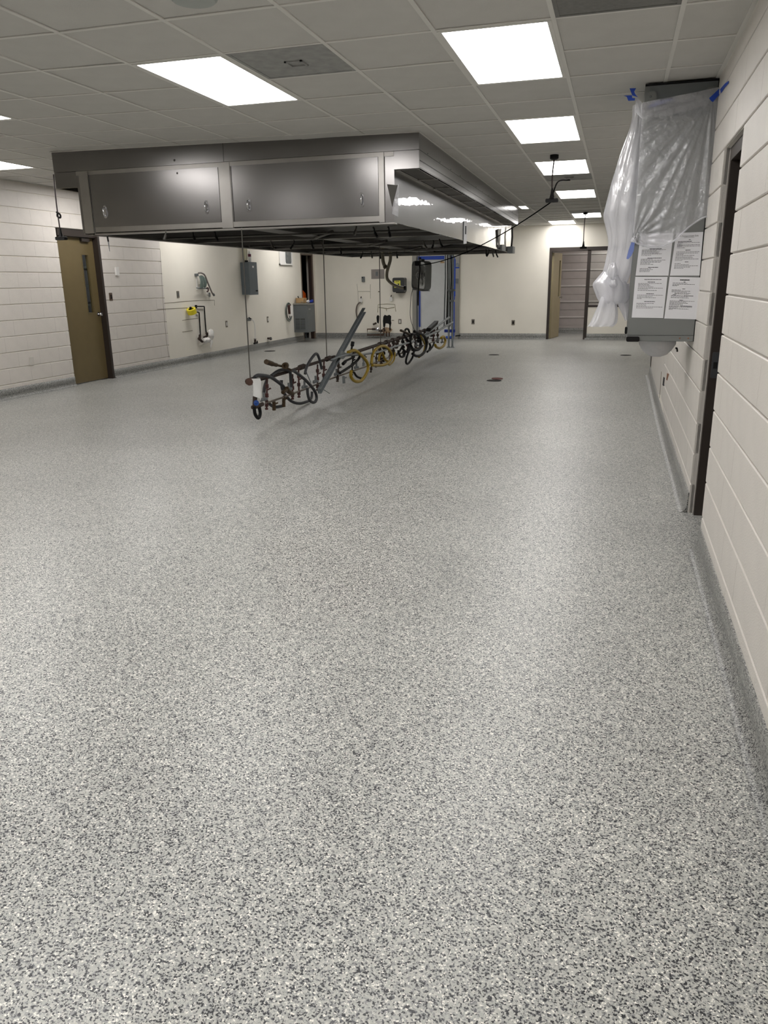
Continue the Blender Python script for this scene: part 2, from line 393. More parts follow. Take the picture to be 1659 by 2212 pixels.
block_me_left = block_me.copy(); block_me_left.materials[0] = PAINT3
def cut_block(ln, hh, m):                     # a block sawn to length and height, shared between equals
    key = (round(ln, 3), round(hh, 3), m.name)
    if key not in BLK:
        b = MB(); sy, sz = ln/.4064, hh/B
        b.add([(x, math.copysign(1, y)*(abs(y)-.2032+.2032*sy), math.copysign(max(.004, abs(z)-.1016+.1016*sz), z)) for x, y, z in vs_block], fs_block)
        BLK[key] = b.mesh('block', m)
    return BLK[key]
def block_wall(root, face, a0, a1, z0, ztop, hole=None, kind='L', phase=0.0, zlow=-.2, me=block_me, stuff_from=None):
    k0 = int(math.floor((zlow-z0)/B)); st = MB()
    for k in range(k0, int((ztop-z0)/B)+1):
        zb, zt = z0+k*B, z0+(k+1)*B
        zt_c = min(zt, ztop)
        if zt_c-zb < .03: continue
        off = (0 if k % 2 == 0 else .2032)+phase
        n0 = int(math.floor((a0-off)/.4064))
        for n in range(n0, n0+int((a1-a0)/.4064)+3):
            s, e = max(a0, n*.4064+off), min(a1, (n+1)*.4064+off)
            if e-s < .02: continue
            segs = [(s, e)]
            if hole and zb < hole[2]-.03:
                h0, h1 = hole[0], hole[1]; segs = []
                if s < h0: segs.append((s, min(e, h0)))
                if e > h1: segs.append((max(s, h1), e))
            for s1, e1 in segs:
                if e1-s1 < .02: continue
                sc = (e1-s1)/.4064; zs = (zt_c-zb)/B; m_ = (s1+e1)/2; zm = (zb+zt_c)/2; p = random.uniform(-.0004, .0004)
                if kind == 'L': loc, rz = (face-bd+p, m_, zm), 0
                elif kind == 'R': loc, rz = (face+bd+p, m_, zm), PI
                else: loc, rz = (m_, face+bd+p, zm), -PI/2
                inst('block', me if abs(sc-1) < .01 and abs(zs-1) < .01 else cut_block(e1-s1, zt_c-zb, me.materials[0]), loc, (0, 0, rz), (1, 1, 1), root)
# ---- left wall
wl = MB(); bk = XL-.012; D = .24
dy0, dy1, dz = 9.735, 10.70, 2.2179
wl.box(XL-D, bk, 7.9, dy0, -.02, 3.0); wl.box(XL-D, bk, dy1, 12.38, -.02, 3.0); wl.box(XL-D, bk, dy0, dy1, dz, 3.0)
wl.box(XL-D, XL, YB-.2, 7.9, -.2, 3.0)
by0, by1 = 18.76, 19.60
wl.box(XL-D, XL, 12.38, by0, -.02, 3.0); wl.box(XL-.11, XL, by1, YF+.2, -.02, 3.0); wl.box(XL-D, XL, by0, by1, 2.2, 3.0)
wall_left = struct(wl.obj('wall_left', PAINT2))
wall_left.data.materials[0] = PAINT2
block_wall(wall_left, XL, 7.9, 12.38, -.0173, 2.747, (dy0, dy1, dz), 'L', phase=.12, zlow=-.0173, me=block_me_left)
# hairline cracks in the parged part of the left wall
def crack(parent, pts, r=.004, m=STAIN):
    MB().tube(pts, r, 4).obj('crack', m, parent)
crack(wall_left, [(-7.650,12.360,1.114), (-7.650,12.746,1.119), (-7.650,13.070,1.127), (-7.650,13.581,1.130), (-7.650,14.182,1.119), (-7.650,14.175,1.018)])
crack(wall_left, [(-7.650,12.121,1.020), (-7.650,13.133,1.009)]); crack(wall_left, [(-7.650,12.914,0.794), (-7.650,13.492,0.809)])
crack(wall_left, [(-7.650,12.386,2.003), (-7.650,12.347,1.543), (-7.650,12.322,1.154), (-7.650,12.312,0.759), (-7.650,12.315,0.438), (-7.650,12.345,0.176)], .0025); crack(wall_left, [(-7.650,12.878,0.588), (-7.650,13.010,0.588), (-7.650,13.247,0.591)])
# ---- right wall near the camera, with the recessed doorway
ry0, ry1, rz_ = 4.52, 5.285, 2.1313
wr = MB(); rb = XR+.012
wr.box(rb, XR+.26, 2.0, ry0, -.25, 3.0); wr.box(rb, XR+.26, ry1, 9.1, -.25, 3.0); wr.box(rb, XR+.26, ry0, ry1, rz_, 3.0)
wr.box(XR, XR+.26, YB-.2, 2.0, -.25, 3.0); wr.box(XR, XR+.26, 9.1, YE, -.25, 3.0)
wr.box(XR, XE+.3, YE-.25, YE, -.25, 3.0)
wall_right = struct(wr.obj('wall_right', PAINT))
block_wall(wall_right, XR, 2.0, 9.1, .0993, 2.655, (ry0, ry1, rz_), 'R', phase=.0018, zlow=-.10)
# chips where fittings were torn off the right wall
MB().prism([(0.545,9.795,0.072), (0.545,9.246,0.137), (0.545,8.526,0.058), (0.545,8.521,-0.000), (0.545,9.054,-0.090)], (.002, 0, 0)).obj('chip', PAINT2, wall_right)
MB().prism([(0.544,9.020,0.367), (0.544,8.775,0.385), (0.544,8.805,0.293), (0.544,9.053,0.271)], (.004, 0, 0)).obj('chip', VOID, wall_right)
MB().prism([(0.544,8.477,0.468), (0.544,8.195,0.490), (0.544,8.378,0.404), (0.544,8.530,0.395)], (.004, 0, 0)).obj('chip', RUSTY, wall_right)
MB().tube([(0.545,9.441,0.376), (0.545,9.355,0.085)], .004, 4).obj('crack', STAIN, wall_right)
# ---- far wall with doorway and window opening
fd0, fd1, fdz = -1.625, -.70, 2.14
fw0, fw1, fw_b = -.70, .38, .76
wf = MB()
wf.box(XL-D, fd0, YF, YF+.14, -.02, 3.0); wf.box(fd0, fw1, YF, YF+.14, fdz, 3.0); wf.box(fw0, fw1, YF, YF+.14, -.02, fw_b); wf.box(fw1, XE+.3, YF, YF+.14, -.02, 3.0)
wall_far = struct(wf.obj('wall_far', PAINT2))
for x in (-5.17, -3.55):
    MB().box(x-.012, x+.012, YF-.004, YF, .13, 2.66).obj('panel_seam', PAINT2, wall_far)
GRIME = mat('olive grime outline', (150, 144, 118), .8)
# ghost outlines of removed fixtures
def fl(pts, r=.005, m=STAIN): MB().tube(pts, r, 4).obj('scuff', m, wall_far)
fl([(-6.503,19.739,1.383), (-6.483,19.739,1.198), (-6.478,19.739,0.896)], .006, GHOST); fl([(-6.483,19.739,1.192), (-6.142,19.739,1.188)], .009, GHOST); fl([(-6.139,19.739,1.366), (-6.146,19.739,1.009)], .006, GHOST)
fl([(-5.952,19.739,0.659), (-5.936,19.739,0.857), (-5.698,19.739,0.872), (-5.487,19.739,0.859), (-5.464,19.739,0.680)], .008, GRIME); fl([(-5.924,19.739,0.787), (-5.824,19.739,0.775), (-5.712,19.739,0.751), (-5.500,19.739,0.785)], .010, GRIME); fl([(-5.725,19.739,0.774), (-5.713,19.739,0.693)], .008, GRIME)
fl([(-5.579,19.739,0.460), (-5.517,19.739,0.460)], .008); fl([(-5.930,19.739,1.180), (-5.880,19.739,1.179)], .012)
# dark holes broken through the far wall
HOLE = MB(); HOLE.prism([(-5.991,19.737,0.531), (-5.978,19.737,0.578), (-5.940,19.737,0.595), (-5.909,19.737,0.566), (-5.917,19.737,0.460), (-5.931,19.737,0.378), (-5.975,19.737,0.402)], (0, .004, 0)); HOLE.obj('wall_hole', VOID, wall_far)
HOLE = MB(); HOLE.prism([(-5.802,19.737,0.554), (-5.764,19.737,0.600), (-5.702,19.737,0.577), (-5.639,19.737,0.600), (-5.590,19.737,0.565), (-5.597,19.737,0.460), (-5.586,19.737,0.390), (-5.605,19.737,0.320), (-5.613,19.737,0.249), (-5.644,19.737,0.261), (-5.643,19.737,0.343), (-5.667,19.737,0.378), (-5.742,19.737,0.384), (-5.756,19.737,0.319), (-5.769,19.737,0.272), (-5.807,19.737,0.296), (-5.817,19.737,0.437)], (0, .004, 0)); HOLE.obj('wall_hole', VOID, wall_far)
HOLE = MB(); HOLE.prism([(-5.846,19.738,0.237), (-5.757,19.738,0.284), (-5.619,19.738,0.273), (-5.557,19.738,0.226), (-5.633,19.738,0.143), (-5.747,19.738,0.119), (-5.834,19.738,0.166)], (0, .003, 0)); HOLE.obj('stain', mat('brown water stain', (176, 150, 120), .8, var=.3, scale=20), wall_far)
# ---- back wall behind the viewpoint, side bay end
struct(MB().box(XL-D, XE, YB-.2, YB, -.25, 3.0).obj('wall_back', PAINT))
struct(MB().box(XE, XE+.2, YE-.2, YF+.2, -.2, 3.0).obj('wall_bay', PAINT2))
# ---- coved base in the floor's flake coat, its colour darkened for shade
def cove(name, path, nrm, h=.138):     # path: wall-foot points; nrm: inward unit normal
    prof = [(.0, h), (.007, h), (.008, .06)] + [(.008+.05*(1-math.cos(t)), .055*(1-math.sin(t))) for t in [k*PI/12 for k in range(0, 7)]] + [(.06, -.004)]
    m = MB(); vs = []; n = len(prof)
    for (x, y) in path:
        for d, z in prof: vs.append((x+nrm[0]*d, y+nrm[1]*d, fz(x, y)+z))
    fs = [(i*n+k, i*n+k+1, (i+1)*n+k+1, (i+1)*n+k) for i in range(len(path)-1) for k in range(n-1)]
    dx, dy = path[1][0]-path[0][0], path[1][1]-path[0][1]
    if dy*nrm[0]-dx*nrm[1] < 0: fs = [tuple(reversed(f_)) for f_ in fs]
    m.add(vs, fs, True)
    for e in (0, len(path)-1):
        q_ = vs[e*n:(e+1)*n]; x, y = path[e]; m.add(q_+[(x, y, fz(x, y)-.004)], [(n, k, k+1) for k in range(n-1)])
    return struct(m.obj(name, COVE_SHADED))
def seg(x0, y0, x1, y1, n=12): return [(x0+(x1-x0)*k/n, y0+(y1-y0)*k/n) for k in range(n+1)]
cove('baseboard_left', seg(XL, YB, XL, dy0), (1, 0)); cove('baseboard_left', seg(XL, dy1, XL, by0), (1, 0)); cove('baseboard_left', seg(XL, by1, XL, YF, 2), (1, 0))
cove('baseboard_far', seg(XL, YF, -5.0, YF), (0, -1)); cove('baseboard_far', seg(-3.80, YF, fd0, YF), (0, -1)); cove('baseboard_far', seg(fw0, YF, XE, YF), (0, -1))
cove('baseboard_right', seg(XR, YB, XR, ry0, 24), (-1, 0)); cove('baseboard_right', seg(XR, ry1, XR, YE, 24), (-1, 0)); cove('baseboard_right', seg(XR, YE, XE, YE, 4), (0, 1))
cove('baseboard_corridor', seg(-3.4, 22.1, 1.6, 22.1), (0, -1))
# ================================================================== DOORS
# ---- door_1: olive door in the left wall
d1 = struct(bpy.data.objects.new('door_1', None), 'olive door with a slim glass light in the left block wall'); C.objects.link(d1); d1.location = (XL, (dy0+dy1)/2, 0)
f = MB(); fo = XL+.006; fi = XL-.20
f.box(fi, XL-.045, dy0, dy0+.05, 0, dz); f.box(fi, fo, dy1-.05, dy1, 0, dz); f.box(fi, XL-.02, dy0+.05, dy1-.05, dz-.10, dz)
f.box(fi, XL-.135, dy1-.065, dy1-.05, 0, dz-.1)
f.obj('door_frame', BRONZE, d1)
pa, pb, pz = dy0+.052, dy1-.052, dz-.105; px0, px1 = XL-.13, XL-.085
g0, g1, gz0, gz1 = pb-.295, pb-.155, 1.03, 1.87
p = MB(); p.box(px0, px1, pa, g0, .012, pz); p.box(px0, px1, g1, pb, .012, pz); p.box(px0, px1, g0, g1, .012, gz0); p.box(px0, px1, g0, g1, gz1, pz)
panel = p.obj('door_panel', OLIVE, d1)
MB().box(px0+.018, px0+.026, g0-.004, g1+.004, gz0-.004, gz1+.004).obj('pane', GLASS, panel)
q = MB()
for a, b_, c, d in ((g0-.012, g0, gz0-.012, gz1+.012), (g1, g1+.012, gz0-.012, gz1+.012)): q.box(px1, px1+.006, a, b_, c, d)
q.box(px1, px1+.006, g0, g1, gz0-.012, gz0); q.box(px1, px1+.006, g0, g1, gz1, gz1+.012)
q.obj('glazing_bead', OLIVE, panel)
kn = MB(); kn.lathe((px1, pb-.06, 1.0), (1, 0, 0), [(0, .032), (.006, .032), (.008, .012), (.035, .012), (.04, .026), (.055, .031), (.068, .024), (.072, .0)], 16); kn.obj('door_knob', CHROME, panel)
cl = MB(); cl.box(XL-.085, XL-.045, pb-.3, pb-.12, dz-.16, dz-.11); cl.obj('door_closer', BRONZE, d1)
# dark room behind it with shelf boards
rm = MB(); rm.box(XL-2.4, XL-2.3, 9.0, 13.4, 0, 2.6); rm.box(XL-2.4, XL-.24, 8.9, 9.0, 0, 2.6); rm.box(XL-2.4, XL-.24, 13.4, 13.5, 0, 2.6); rm.box(XL-2.4, XL-.24, 8.9, 13.5, 2.6, 2.7)
struct(rm.obj('wall_storeroom', mat('dim grey wall', (120, 122, 126), .8)))
sh = thing('storage_shelf', 'shelving glimpsed through the slim glass of the olive door', 'shelf', (XL-1.4, 12.2, 0))
for z in (.35, .75, 1.1, 1.4, 1.7): MB().box(XL-1.8, XL-.6, 11.4, 12.8, z, z+.04).obj('shelf_board', GALV, sh)
for x, y in ((XL-1.8, 11.4), (XL-.62, 11.4), (XL-1.8, 12.78), (XL-.62, 12.78)): MB().box(x, x+.02, y, y+.02, 0, 1.9).obj('post', GALV, sh)
light_panel(XL-1.6, 11.0, 'added unseen storeroom light panel behind the olive door', GLOW_ADDED, z=2.58)  # added out of view to brighten what the door glass shows
# ---- door_2: dark recessed doorway in the right wall
d2 = struct(bpy.data.objects.new('door_2', None), 'dark bronze door frame set into the right block wall'); C.objects.link(d2); d2.location = (XR, (ry0+ry1)/2, -.1)
f = MB(); xi = XR+.035; xo = XR+.255
f.box(xi, xo, ry1-.05, ry1, -.11, rz_); f.box(xi, xo, ry0, ry0+.05, -.11, rz_); f.box(xi, xo, ry0+.05, ry1-.05, rz_-.075, rz_)
f.obj('door_frame', BRONZE, d2)
MB().box(xi+.075, xi+.09, ry1-.066, ry1-.05, -.11, rz_-.075).obj('door_stop', BRONZE, d2)
MB().box(xi+.16, xi+.20, ry0+.05, ry1-.05, -.09, rz_-.08).obj('door_panel', mat('dark brown door', (48, 40, 35), .5), d2)
sp_ = MB().rbox(xi+.012, xi+.055, ry1-.054, ry1-.05, .80, .96, .008, 'y').obj('strike_plate', mat('dark steel strike', (62, 63, 66), .4), d2)
MB().box(xi+.022, xi+.045, ry1-.0555, ry1-.054, .86, .90).obj('latch_hole', VOID, sp_)
for z in (1.62, 1.70): MB().box(xi+.09, xi+.12, ry1-.0525, ry1-.05, z, z+.035).obj('rubber_bumper', GREY_D, d2)
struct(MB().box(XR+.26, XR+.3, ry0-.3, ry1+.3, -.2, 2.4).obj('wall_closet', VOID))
# ---- door_3: open doorway in the far wall with its side window
d3 = struct(bpy.data.objects.new('door_3', None), 'open far doorway in a dark bronze frame'); C.objects.link(d3); d3.location = ((fd0+fd1)/2, YF, 0)
f = MB(); y0, y1 = YF-.012, YF+.16
f.box(fd0, fd0+.05, y0, y1, 0, fdz); f.box(fd1-.04, fd1+.04, y0, y1, 0, fdz-.07); f.box(fd0+.05, fw1, y0, y1, fdz-.09, fdz)
f.obj('door_frame', BRONZE, d3)
hx = fd0+.055; ang = math.radians(80)
lf = bpy.data.objects.new('door_panel', None)
def leaf(mb_fn, name, m, parent):
    mb = MB(); mb_fn(mb); R_ = Matrix.Rotation(ang, 3, 'Z')
    mb.v = [tuple(R_ @ Vector(v) + Vector((hx, YF+.13, 0))) for v in mb.v]
    return mb.obj(name, m, parent)
W_ = .80
dp = leaf(lambda m: (m.box(0, .56, -.045, 0, .01, 2.03), m.box(.68, W_, -.045, 0, .01, 2.03), m.box(.56, .68, -.045, 0, .01, 1.0), m.box(.56, .68, -.045, 0, 1.86, 2.03)), 'door_panel', TAN, d3)
leaf(lambda m: m.box(.555, .685, -.026, -.018, .995, 1.865), 'pane', GLASS, dp)
leaf(lambda m: m.lathe((W_-.07, -.045, .98), (0, -1, 0), [(0, .032), (.006, .032), (.008, .012), (.035, .012), (.04, .026), (.055, .031), (.07, .0)], 12), 'door_knob', CHROME, dp)
leaf(lambda m: m.lathe((W_-.07, 0, .98), (0, 1, 0), [(0, .032), (.006, .032), (.008, .012), (.035, .012), (.04, .026), (.055, .031), (.07, .0)], 12), 'door_knob', CHROME, dp)
w1 = struct(bpy.data.objects.new('window_1', None), 'tall interior window beside the far doorway'); C.objects.link(w1); w1.location = (fw0, YF, fw_b)
f = MB(); f.box(fd1+.04, fw1, y0, y1, fw_b, fw_b+.045); f.box(fw1-.05, fw1, y0, y1, fw_b+.045, fdz-.09); f.obj('window_frame', BRONZE, w1)
MB().box(fd1+.035, fw1-.045, YF+.06, YF+.068, fw_b+.04, fdz-.085).obj('pane', GLASS, w1)
# corridor beyond
co = MB(); co.box(-3.4, 1.6, 22.112, 22.3, -.02, 2.8); co.box(-3.5, -3.4, YF+.14, 22.3, -.02, 2.8); co.box(1.6, 1.7, YF+.14, 22.3, -.02, 2.8)
wc = struct(co.obj('wall_corridor', mat('corridor wall paint', (186, 178, 174), .6, var=.03)))
cb = block_me.copy(); cb.materials[0] = mat('corridor block paint', (176, 168, 164), .6, var=.04)
block_wall(wc, 22.1, -2.6, .9, -.0, 2.6, None, 'F', zlow=.0, me=cb)
for k in range(5): MB().box(-2.6, .9, 22.085, 22.1, .41+k*.4064, .45+k*.4064).obj('rail', mat('pale rail', (206, 200, 196), .5) if k == 0 else MATS['pale rail'], wc)
cc = MB(); cc.box(-3.5, 1.7, YF+.14, 22.3, 2.7, 2.8); struct(cc.obj('ceiling_corridor', TILE))
light_panel(-.3, 20.4, 'added unseen corridor light panel beyond the far doorway', GLOW_ADDED, z=2.69)  # added out of view to brighten the corridor blocks
# ---- door_4: dark doorway at the far end of the left wall
d4 = struct(bpy.data.objects.new('door_4', None), 'dark open doorway in the far left corner'); C.objects.link(d4); d4.location = (XL, (by0+by1)/2, 0)
f = MB()
f.box(XL-.2, XL+.006, by0, by0+.05, 0, 2.2); f.box(XL-.02, XL+.006, by1-.05, by1, 0, 2.2); f.box(XL-.2, XL+.006, by0+.05, by1-.05, 2.1, 2.2)
f.obj('door_frame', mat('taupe door frame', (112, 98, 86), .5), d4)
MB().box(XL-.115, XL-.02, by1-.04, by1, 0, 2.12).obj('door_jamb', mat('dark brown jamb', (58, 38, 30), .5, stretch=(1, 1, .2)), d4)
MB().box(XL-.075, XL-.06, by1-.055, by1-.04, 0, 2.1).obj('door_stop', BRONZE, d4)
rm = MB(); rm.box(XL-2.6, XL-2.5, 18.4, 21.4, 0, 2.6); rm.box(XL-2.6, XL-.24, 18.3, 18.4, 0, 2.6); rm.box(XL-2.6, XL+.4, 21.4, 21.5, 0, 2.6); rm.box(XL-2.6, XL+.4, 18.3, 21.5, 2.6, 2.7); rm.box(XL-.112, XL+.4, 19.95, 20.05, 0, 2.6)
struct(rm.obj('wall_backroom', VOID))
# ================================================================== EXHAUST HOOD
hood = thing('exhaust_hood', 'long stainless kitchen exhaust hood hung from the ceiling with two access panels on its front', 'hood', (-3.64, 11.0, 1.92))
SK = .010                                   # the hood stands a touch out of square with the room
def sk(mb):
    mb.v = [(x-SK*(y-7.117), y, z) for x, y, z in mb.v]; return mb
def hp(name, m, fn, parent=hood):
    mb = MB(); fn(mb); return sk(mb).obj(name, m, parent)
F, BK, PB = 7.117, 15.95, 15.0
BX0, BX1 = -5.27, -1.975                    # body
QX0, QX1 = -5.525, -1.745                   # supply plenum and fascia
ZB, ZP, ZF = 1.925, 2.365, 2.515
zt0, zt1 = zc(QX0)+.005, zc(QX1)+.005
# closure fascia up to the ceiling
def fas(x0, x1):
    return lambda m: m.hexa([(x0, F, ZF), (x1, F, ZF), (x1, F+.02, ZF), (x0, F+.02, ZF), (x0, F, zc(x0)+.005), (x1, F, zc(x1)+.005), (x1, F+.02, zc(x1)+.005), (x0, F+.02, zc(x0)+.005)])
hp('closure_panel', STEEL, fas(QX0, -3.632)); hp('closure_panel', STEEL, fas(-3.628, QX1))
hp('closure_panel', STEEL, lambda m: m.box(QX1-.02, QX1, F+.02, PB, ZF, zt1)); hp('closure_panel', STEEL, lambda m: m.box(QX0, QX0+.02, F+.02, PB, ZF, zt0))
hp('closure_panel', STEEL, lambda m: m.box(QX0+.02, QX1-.02, PB-.02, PB, ZF, zt1))
hp('ceiling_trim', TEE, lambda m: (m.hexa([(QX0-.012, F-.014, zt0-.012), (QX1+.014, F-.014, zt1-.012), (QX1+.014, F, zt1-.012), (QX0-.012, F, zt0-.012), (QX0-.012, F-.014, zt0-.006), (QX1+.014, F-.014, zt1-.006), (QX1+.014, F, zt1-.006), (QX0-.012, F, zt0-.006)]), m.box(QX1, QX1+.014, F, PB, zt1-.012, zt1-.006)))
# supply plenum boxes along both flanks
for x0, x1 in ((BX1, QX1), (QX0, BX0)):
    hp('supply_plenum', STEEL, lambda m: (m.box(x0, x1, F+.004, F+.02, ZP, ZF-.003), m.box((x1-.016) if x1 == QX1 else x0, x1 if x1 == QX1 else x0+.016, F+.02, PB, ZP, ZF-.003),
        m.box(x0, x1, PB-.02, PB, ZP, ZF-.003), m.box(x0, x1, F+.02, PB-.02, ZP+.06, ZP+.07), m.box(x0, x0+.03, F+.02, PB-.02, ZP, ZP+.06), m.box(x1-.03, x1, F+.02, PB-.02, ZP, ZP+.012)))
n = 10
for k in range(n):
    ya = F+.05+(PB-F-.1)*k/n; yb = F+.05+(PB-F-.1)*(k+1)/n
    hp('supply_grille', STEEL_D, lambda m: m.box(BX1+.03, QX1-.03, ya+.03, yb-.005, ZP+.008, ZP+.02))
    hp('grille_bar', STEEL_L, lambda m: m.box(BX1+.01, QX1-.01, ya-.005, ya+.03, ZP-.002, ZP+.012))
for k in range(14):                          # screws along the plenum seam
    y = F+.35+k*.55
    hp('screw', STEEL_D, lambda m: m.lathe((QX1, y, ZF+.012), (1, 0, 0), [(0, .006), (.003, .005), (.004, 0)], 6))
# body shell
hp('side_panel', FILM, lambda m: m.box(BX1-.015, BX1, F+.02, 12.9, ZB, ZP+.06)); hp('side_panel', FILM, lambda m: m.box(BX1-.015, BX1, 12.905, BK, ZB, ZP+.06))
hp('side_panel', STEEL, lambda m: m.box(BX0, BX0+.015, F+.02, BK, ZB, ZP+.06))
hp('back_panel', STEEL, lambda m: m.box(BX0+.015, BX1-.015, BK-.015, BK, ZB, ZF))
hp('top_panel', STEEL_D, lambda m: m.box(BX0, BX1, F+.03, BK, ZF-.03, ZF-.02))
hp('front_frame', STEEL_L, lambda m: (m.box(BX0, BX1, F+.001, F+.02, 2.475, ZF-.003), m.box(-5.115, -2.11, F+.001, F+.02, ZB+.012, 1.985)))
hp('front_corner', STEEL, lambda m: m.box(-2.065, BX1, F+.012, F+.03, ZB, 2.475))
hp('front_plate', STEEL, lambda m: m.box(BX0, BX1-.09, F+.0045, F+.02, ZB+.01, 2.48))
for x0, x1 in ((-5.235, -5.13), (-3.69, -3.575), (-2.115, -2.065)):
    hp('post', STEEL_L, lambda m: m.box(x0, x1, F-.008, F+.02, ZB+.004, ZF-.006))
hp('bottom_lip', STEEL_L, lambda m: (m.box(BX0+.14, BX1, F+.0, F+.10, ZB-.012, ZB), m.box(BX0, BX0+.05, F+.1, BK, ZB-.01, ZB), m.box(BX0+.05, BX1-.05, BK-.05, BK, ZB-.01, ZB)))
for x0, x1, hs in ((-5.125, -3.70, (-4.975, -3.845)), (-3.565, -2.12, (-3.40, -2.275))):
    pn = hp('access_panel', STEEL, lambda m: m.box(x0+.008, x1, F-.004, F+.012, 1.985, 2.472))
    for x in hs:
        def hnd(m):
            m.rbox(x-.016, x+.016, F-.009, F-.004, 2.065, 2.185, .015, 'y'); m.tube([(x, F-.008, 2.085), (x, F-.03, 2.095), (x, F-.036, 2.125), (x, F-.03, 2.155), (x, F-.008, 2.165)], .007, 8, spline=3)
        hp('pull_handle', CHROME, hnd, pn)
    hp('panel_gap', VOID, lambda m: m.box(x0-.001, x0+.008, F+.0025, F+.0045, 1.985, 2.472), pn)
hp('screw', STEEL_D, lambda m: (m.lathe((-4.15, F, 2.555), (0, -1, 0), [(0, .012), (.004, .01), (.005, 0)], 8)))
hp('screw', STEEL_D, lambda m: (m.lathe((-4.13, F-.004, 2.44), (0, -1, 0), [(0, .010), (.003, .008), (.004, 0)], 8)))
# underside: chase, sloping filter banks, cross beams
CX = -3.63
hp('filter_chase', STEEL_D, lambda m: m.box(CX-.13, CX+.13, F+.12, BK-.1, ZB+.035, ZB+.10))
for s, xe in ((1, BX1-.12), (-1, BX0+.12)):
    nb = 12
    for k in range(nb):
        ya = F+.14+(BK-F-.28)*k/nb; yb = F+.14+(BK-F-.28)*(k+1)/nb-.012
        xi = CX+s*.13
        hp('baffle_filter', STEEL_D, lambda m: m.hexa([(xi, ya, ZB+.10), (xi, yb, ZB+.10), (xe, yb, 2.36), (xe, ya, 2.36), (xi, ya, ZB+.13), (xi, yb, ZB+.13), (xe, yb, 2.39), (xe, ya, 2.39)]))
for y in (7.3, 9.45, 11.78, 14.0):
    hp('cross_beam', STEEL, lambda m: m.box(BX0+.02, BX1-.02, y-.03, y+.03, ZB+.005, ZB+.05))
    if y > 8: hp('brace', STEEL_D, lambda m: (m.tube([(CX+.03, y-.05, ZB+.02), (CX+.45, y-.6, ZB+.05)], .02, 6), m.tube([(CX-.03, y+.05, ZB+.02), (CX-.5, y+.5, ZB+.05)], .02, 6)))
for y in (8.6, 11.0, 13.4, 15.3):
    hp('hook_rail', STEEL_D, lambda m: m.tube([(BX0+.03, y, ZB+.02), (BX1-.03, y, ZB+.02)], .01, 8))
# utensil hooks clipped along the edges
hooks = [(-4.314,7.125,1.925), (-4.198,7.442,1.925), (-4.042,7.621,1.925), (-4.276,9.523,1.925), (-4.023,9.693,1.925), (-3.837,9.817,1.925), (-3.766,10.002,1.925), (-4.160,11.868,1.925), (-4.394,13.722,1.925),
  (-4.270,13.824,1.925), (-4.209,14.141,1.925), (-3.885,14.139,1.925), (-2.443,7.444,1.925), (-2.390,7.845,1.925), (-2.238,7.855,1.925), (-2.556,10.674,1.925), (-2.434,10.756,1.925), (-2.283,10.445,1.925),
  (-2.361,12.808,1.925), (-2.267,14.175,1.925), (-2.250,14.430,1.925), (-2.231,14.693,1.925), (-2.212,14.966,1.925)]
for i, (x, y, z) in enumerate(hooks):
    x = min(x, BX1-SK*(y-7.117)-.03); k = .8+.02*(y-7)*1.6
    y = min(y, BK-.06)
    mb = MB(); dx = .03*random.uniform(.5, 1.6)*(1 if i % 4 else -1)
    mb.tube([(x-.012, y, z+.015), (x, y, z+.002), (x+dx*.3, y-.01, z-.04*k), (x+dx, y-.02, z-.085*k)], .0075, 6, spline=3)
    mb.tube([(x+dx*.3, y-.01, z-.045*k), (x+dx*1.1, y-.022, z-.10*k)], .014, 6)
    mb.obj('hook', BLACK if i % 3 else STEEL_D, hood)
# torn protective film and paper tag on the right flank
def sidept(u_y, z): return (BX1-SK*(u_y-7.117)+.004, u_y, z)
a = (-2.028,7.220,2.033); b_ = (-1.960,7.220,2.253); c = (-1.976,7.220,1.980)
MB().prism([(-2.036,7.105,2.244), (-1.938,7.090,2.231), (-1.990,7.100,2.057)], (.004, .003, 0)).obj('torn_film', STEEL_D, hood)
MB().prism([(-1.928,7.085,2.241), (-1.934,7.080,1.969), (-1.982,7.070,1.993), (-1.977,7.085,2.079)], (.004, .003, 0)).obj('torn_film', plastic('creased film flap', .25, 1.2), hood)
MB().prism([(-2.005,10.647,2.162), (-2.005,10.846,2.180), (-2.005,10.837,1.893), (-2.005,10.636,1.879)], (.006, 0, 0)).obj('paper_tag', PAPER, hood)
MB().prism([(-2.000,10.707,2.108), (-2.000,10.791,2.113), (-2.000,10.786,2.008), (-2.000,10.709,2.004)], (.004, 0, 0)).obj('tag_print', INK, hood)
MB().prism([(-2.030,13.830,2.228), (-2.030,14.267,2.274), (-2.030,14.101,1.962), (-2.030,13.990,1.958)], (.01, 0, 0)).obj('torn_film', STEEL_D, hood)
MB().prism([(-2.030,14.263,2.007), (-2.030,14.733,2.032), (-2.030,14.697,1.912), (-2.030,14.281,1.915)], (.03, 0, 0)).obj('switch_box', GREY_D, hood)
jb = MB(); q = (-2.040,15.465,1.961); jb.rbox(q[0]-.01, q[0]+.09, q[1]-.12, q[1]+.2, q[2]-.06, q[2]+.06, .01, 'x'); jb.obj('junction_box', GREY_D, hood)
for k in (0, .12): MB().tube([(q[0]+.04, q[1]+k, q[2]+.05), (q[0]+.05, q[1]+k, 2.2), (q[0]+.04, q[1]+k, 2.37)], .009, 6).obj('cable', BLACK, hood)

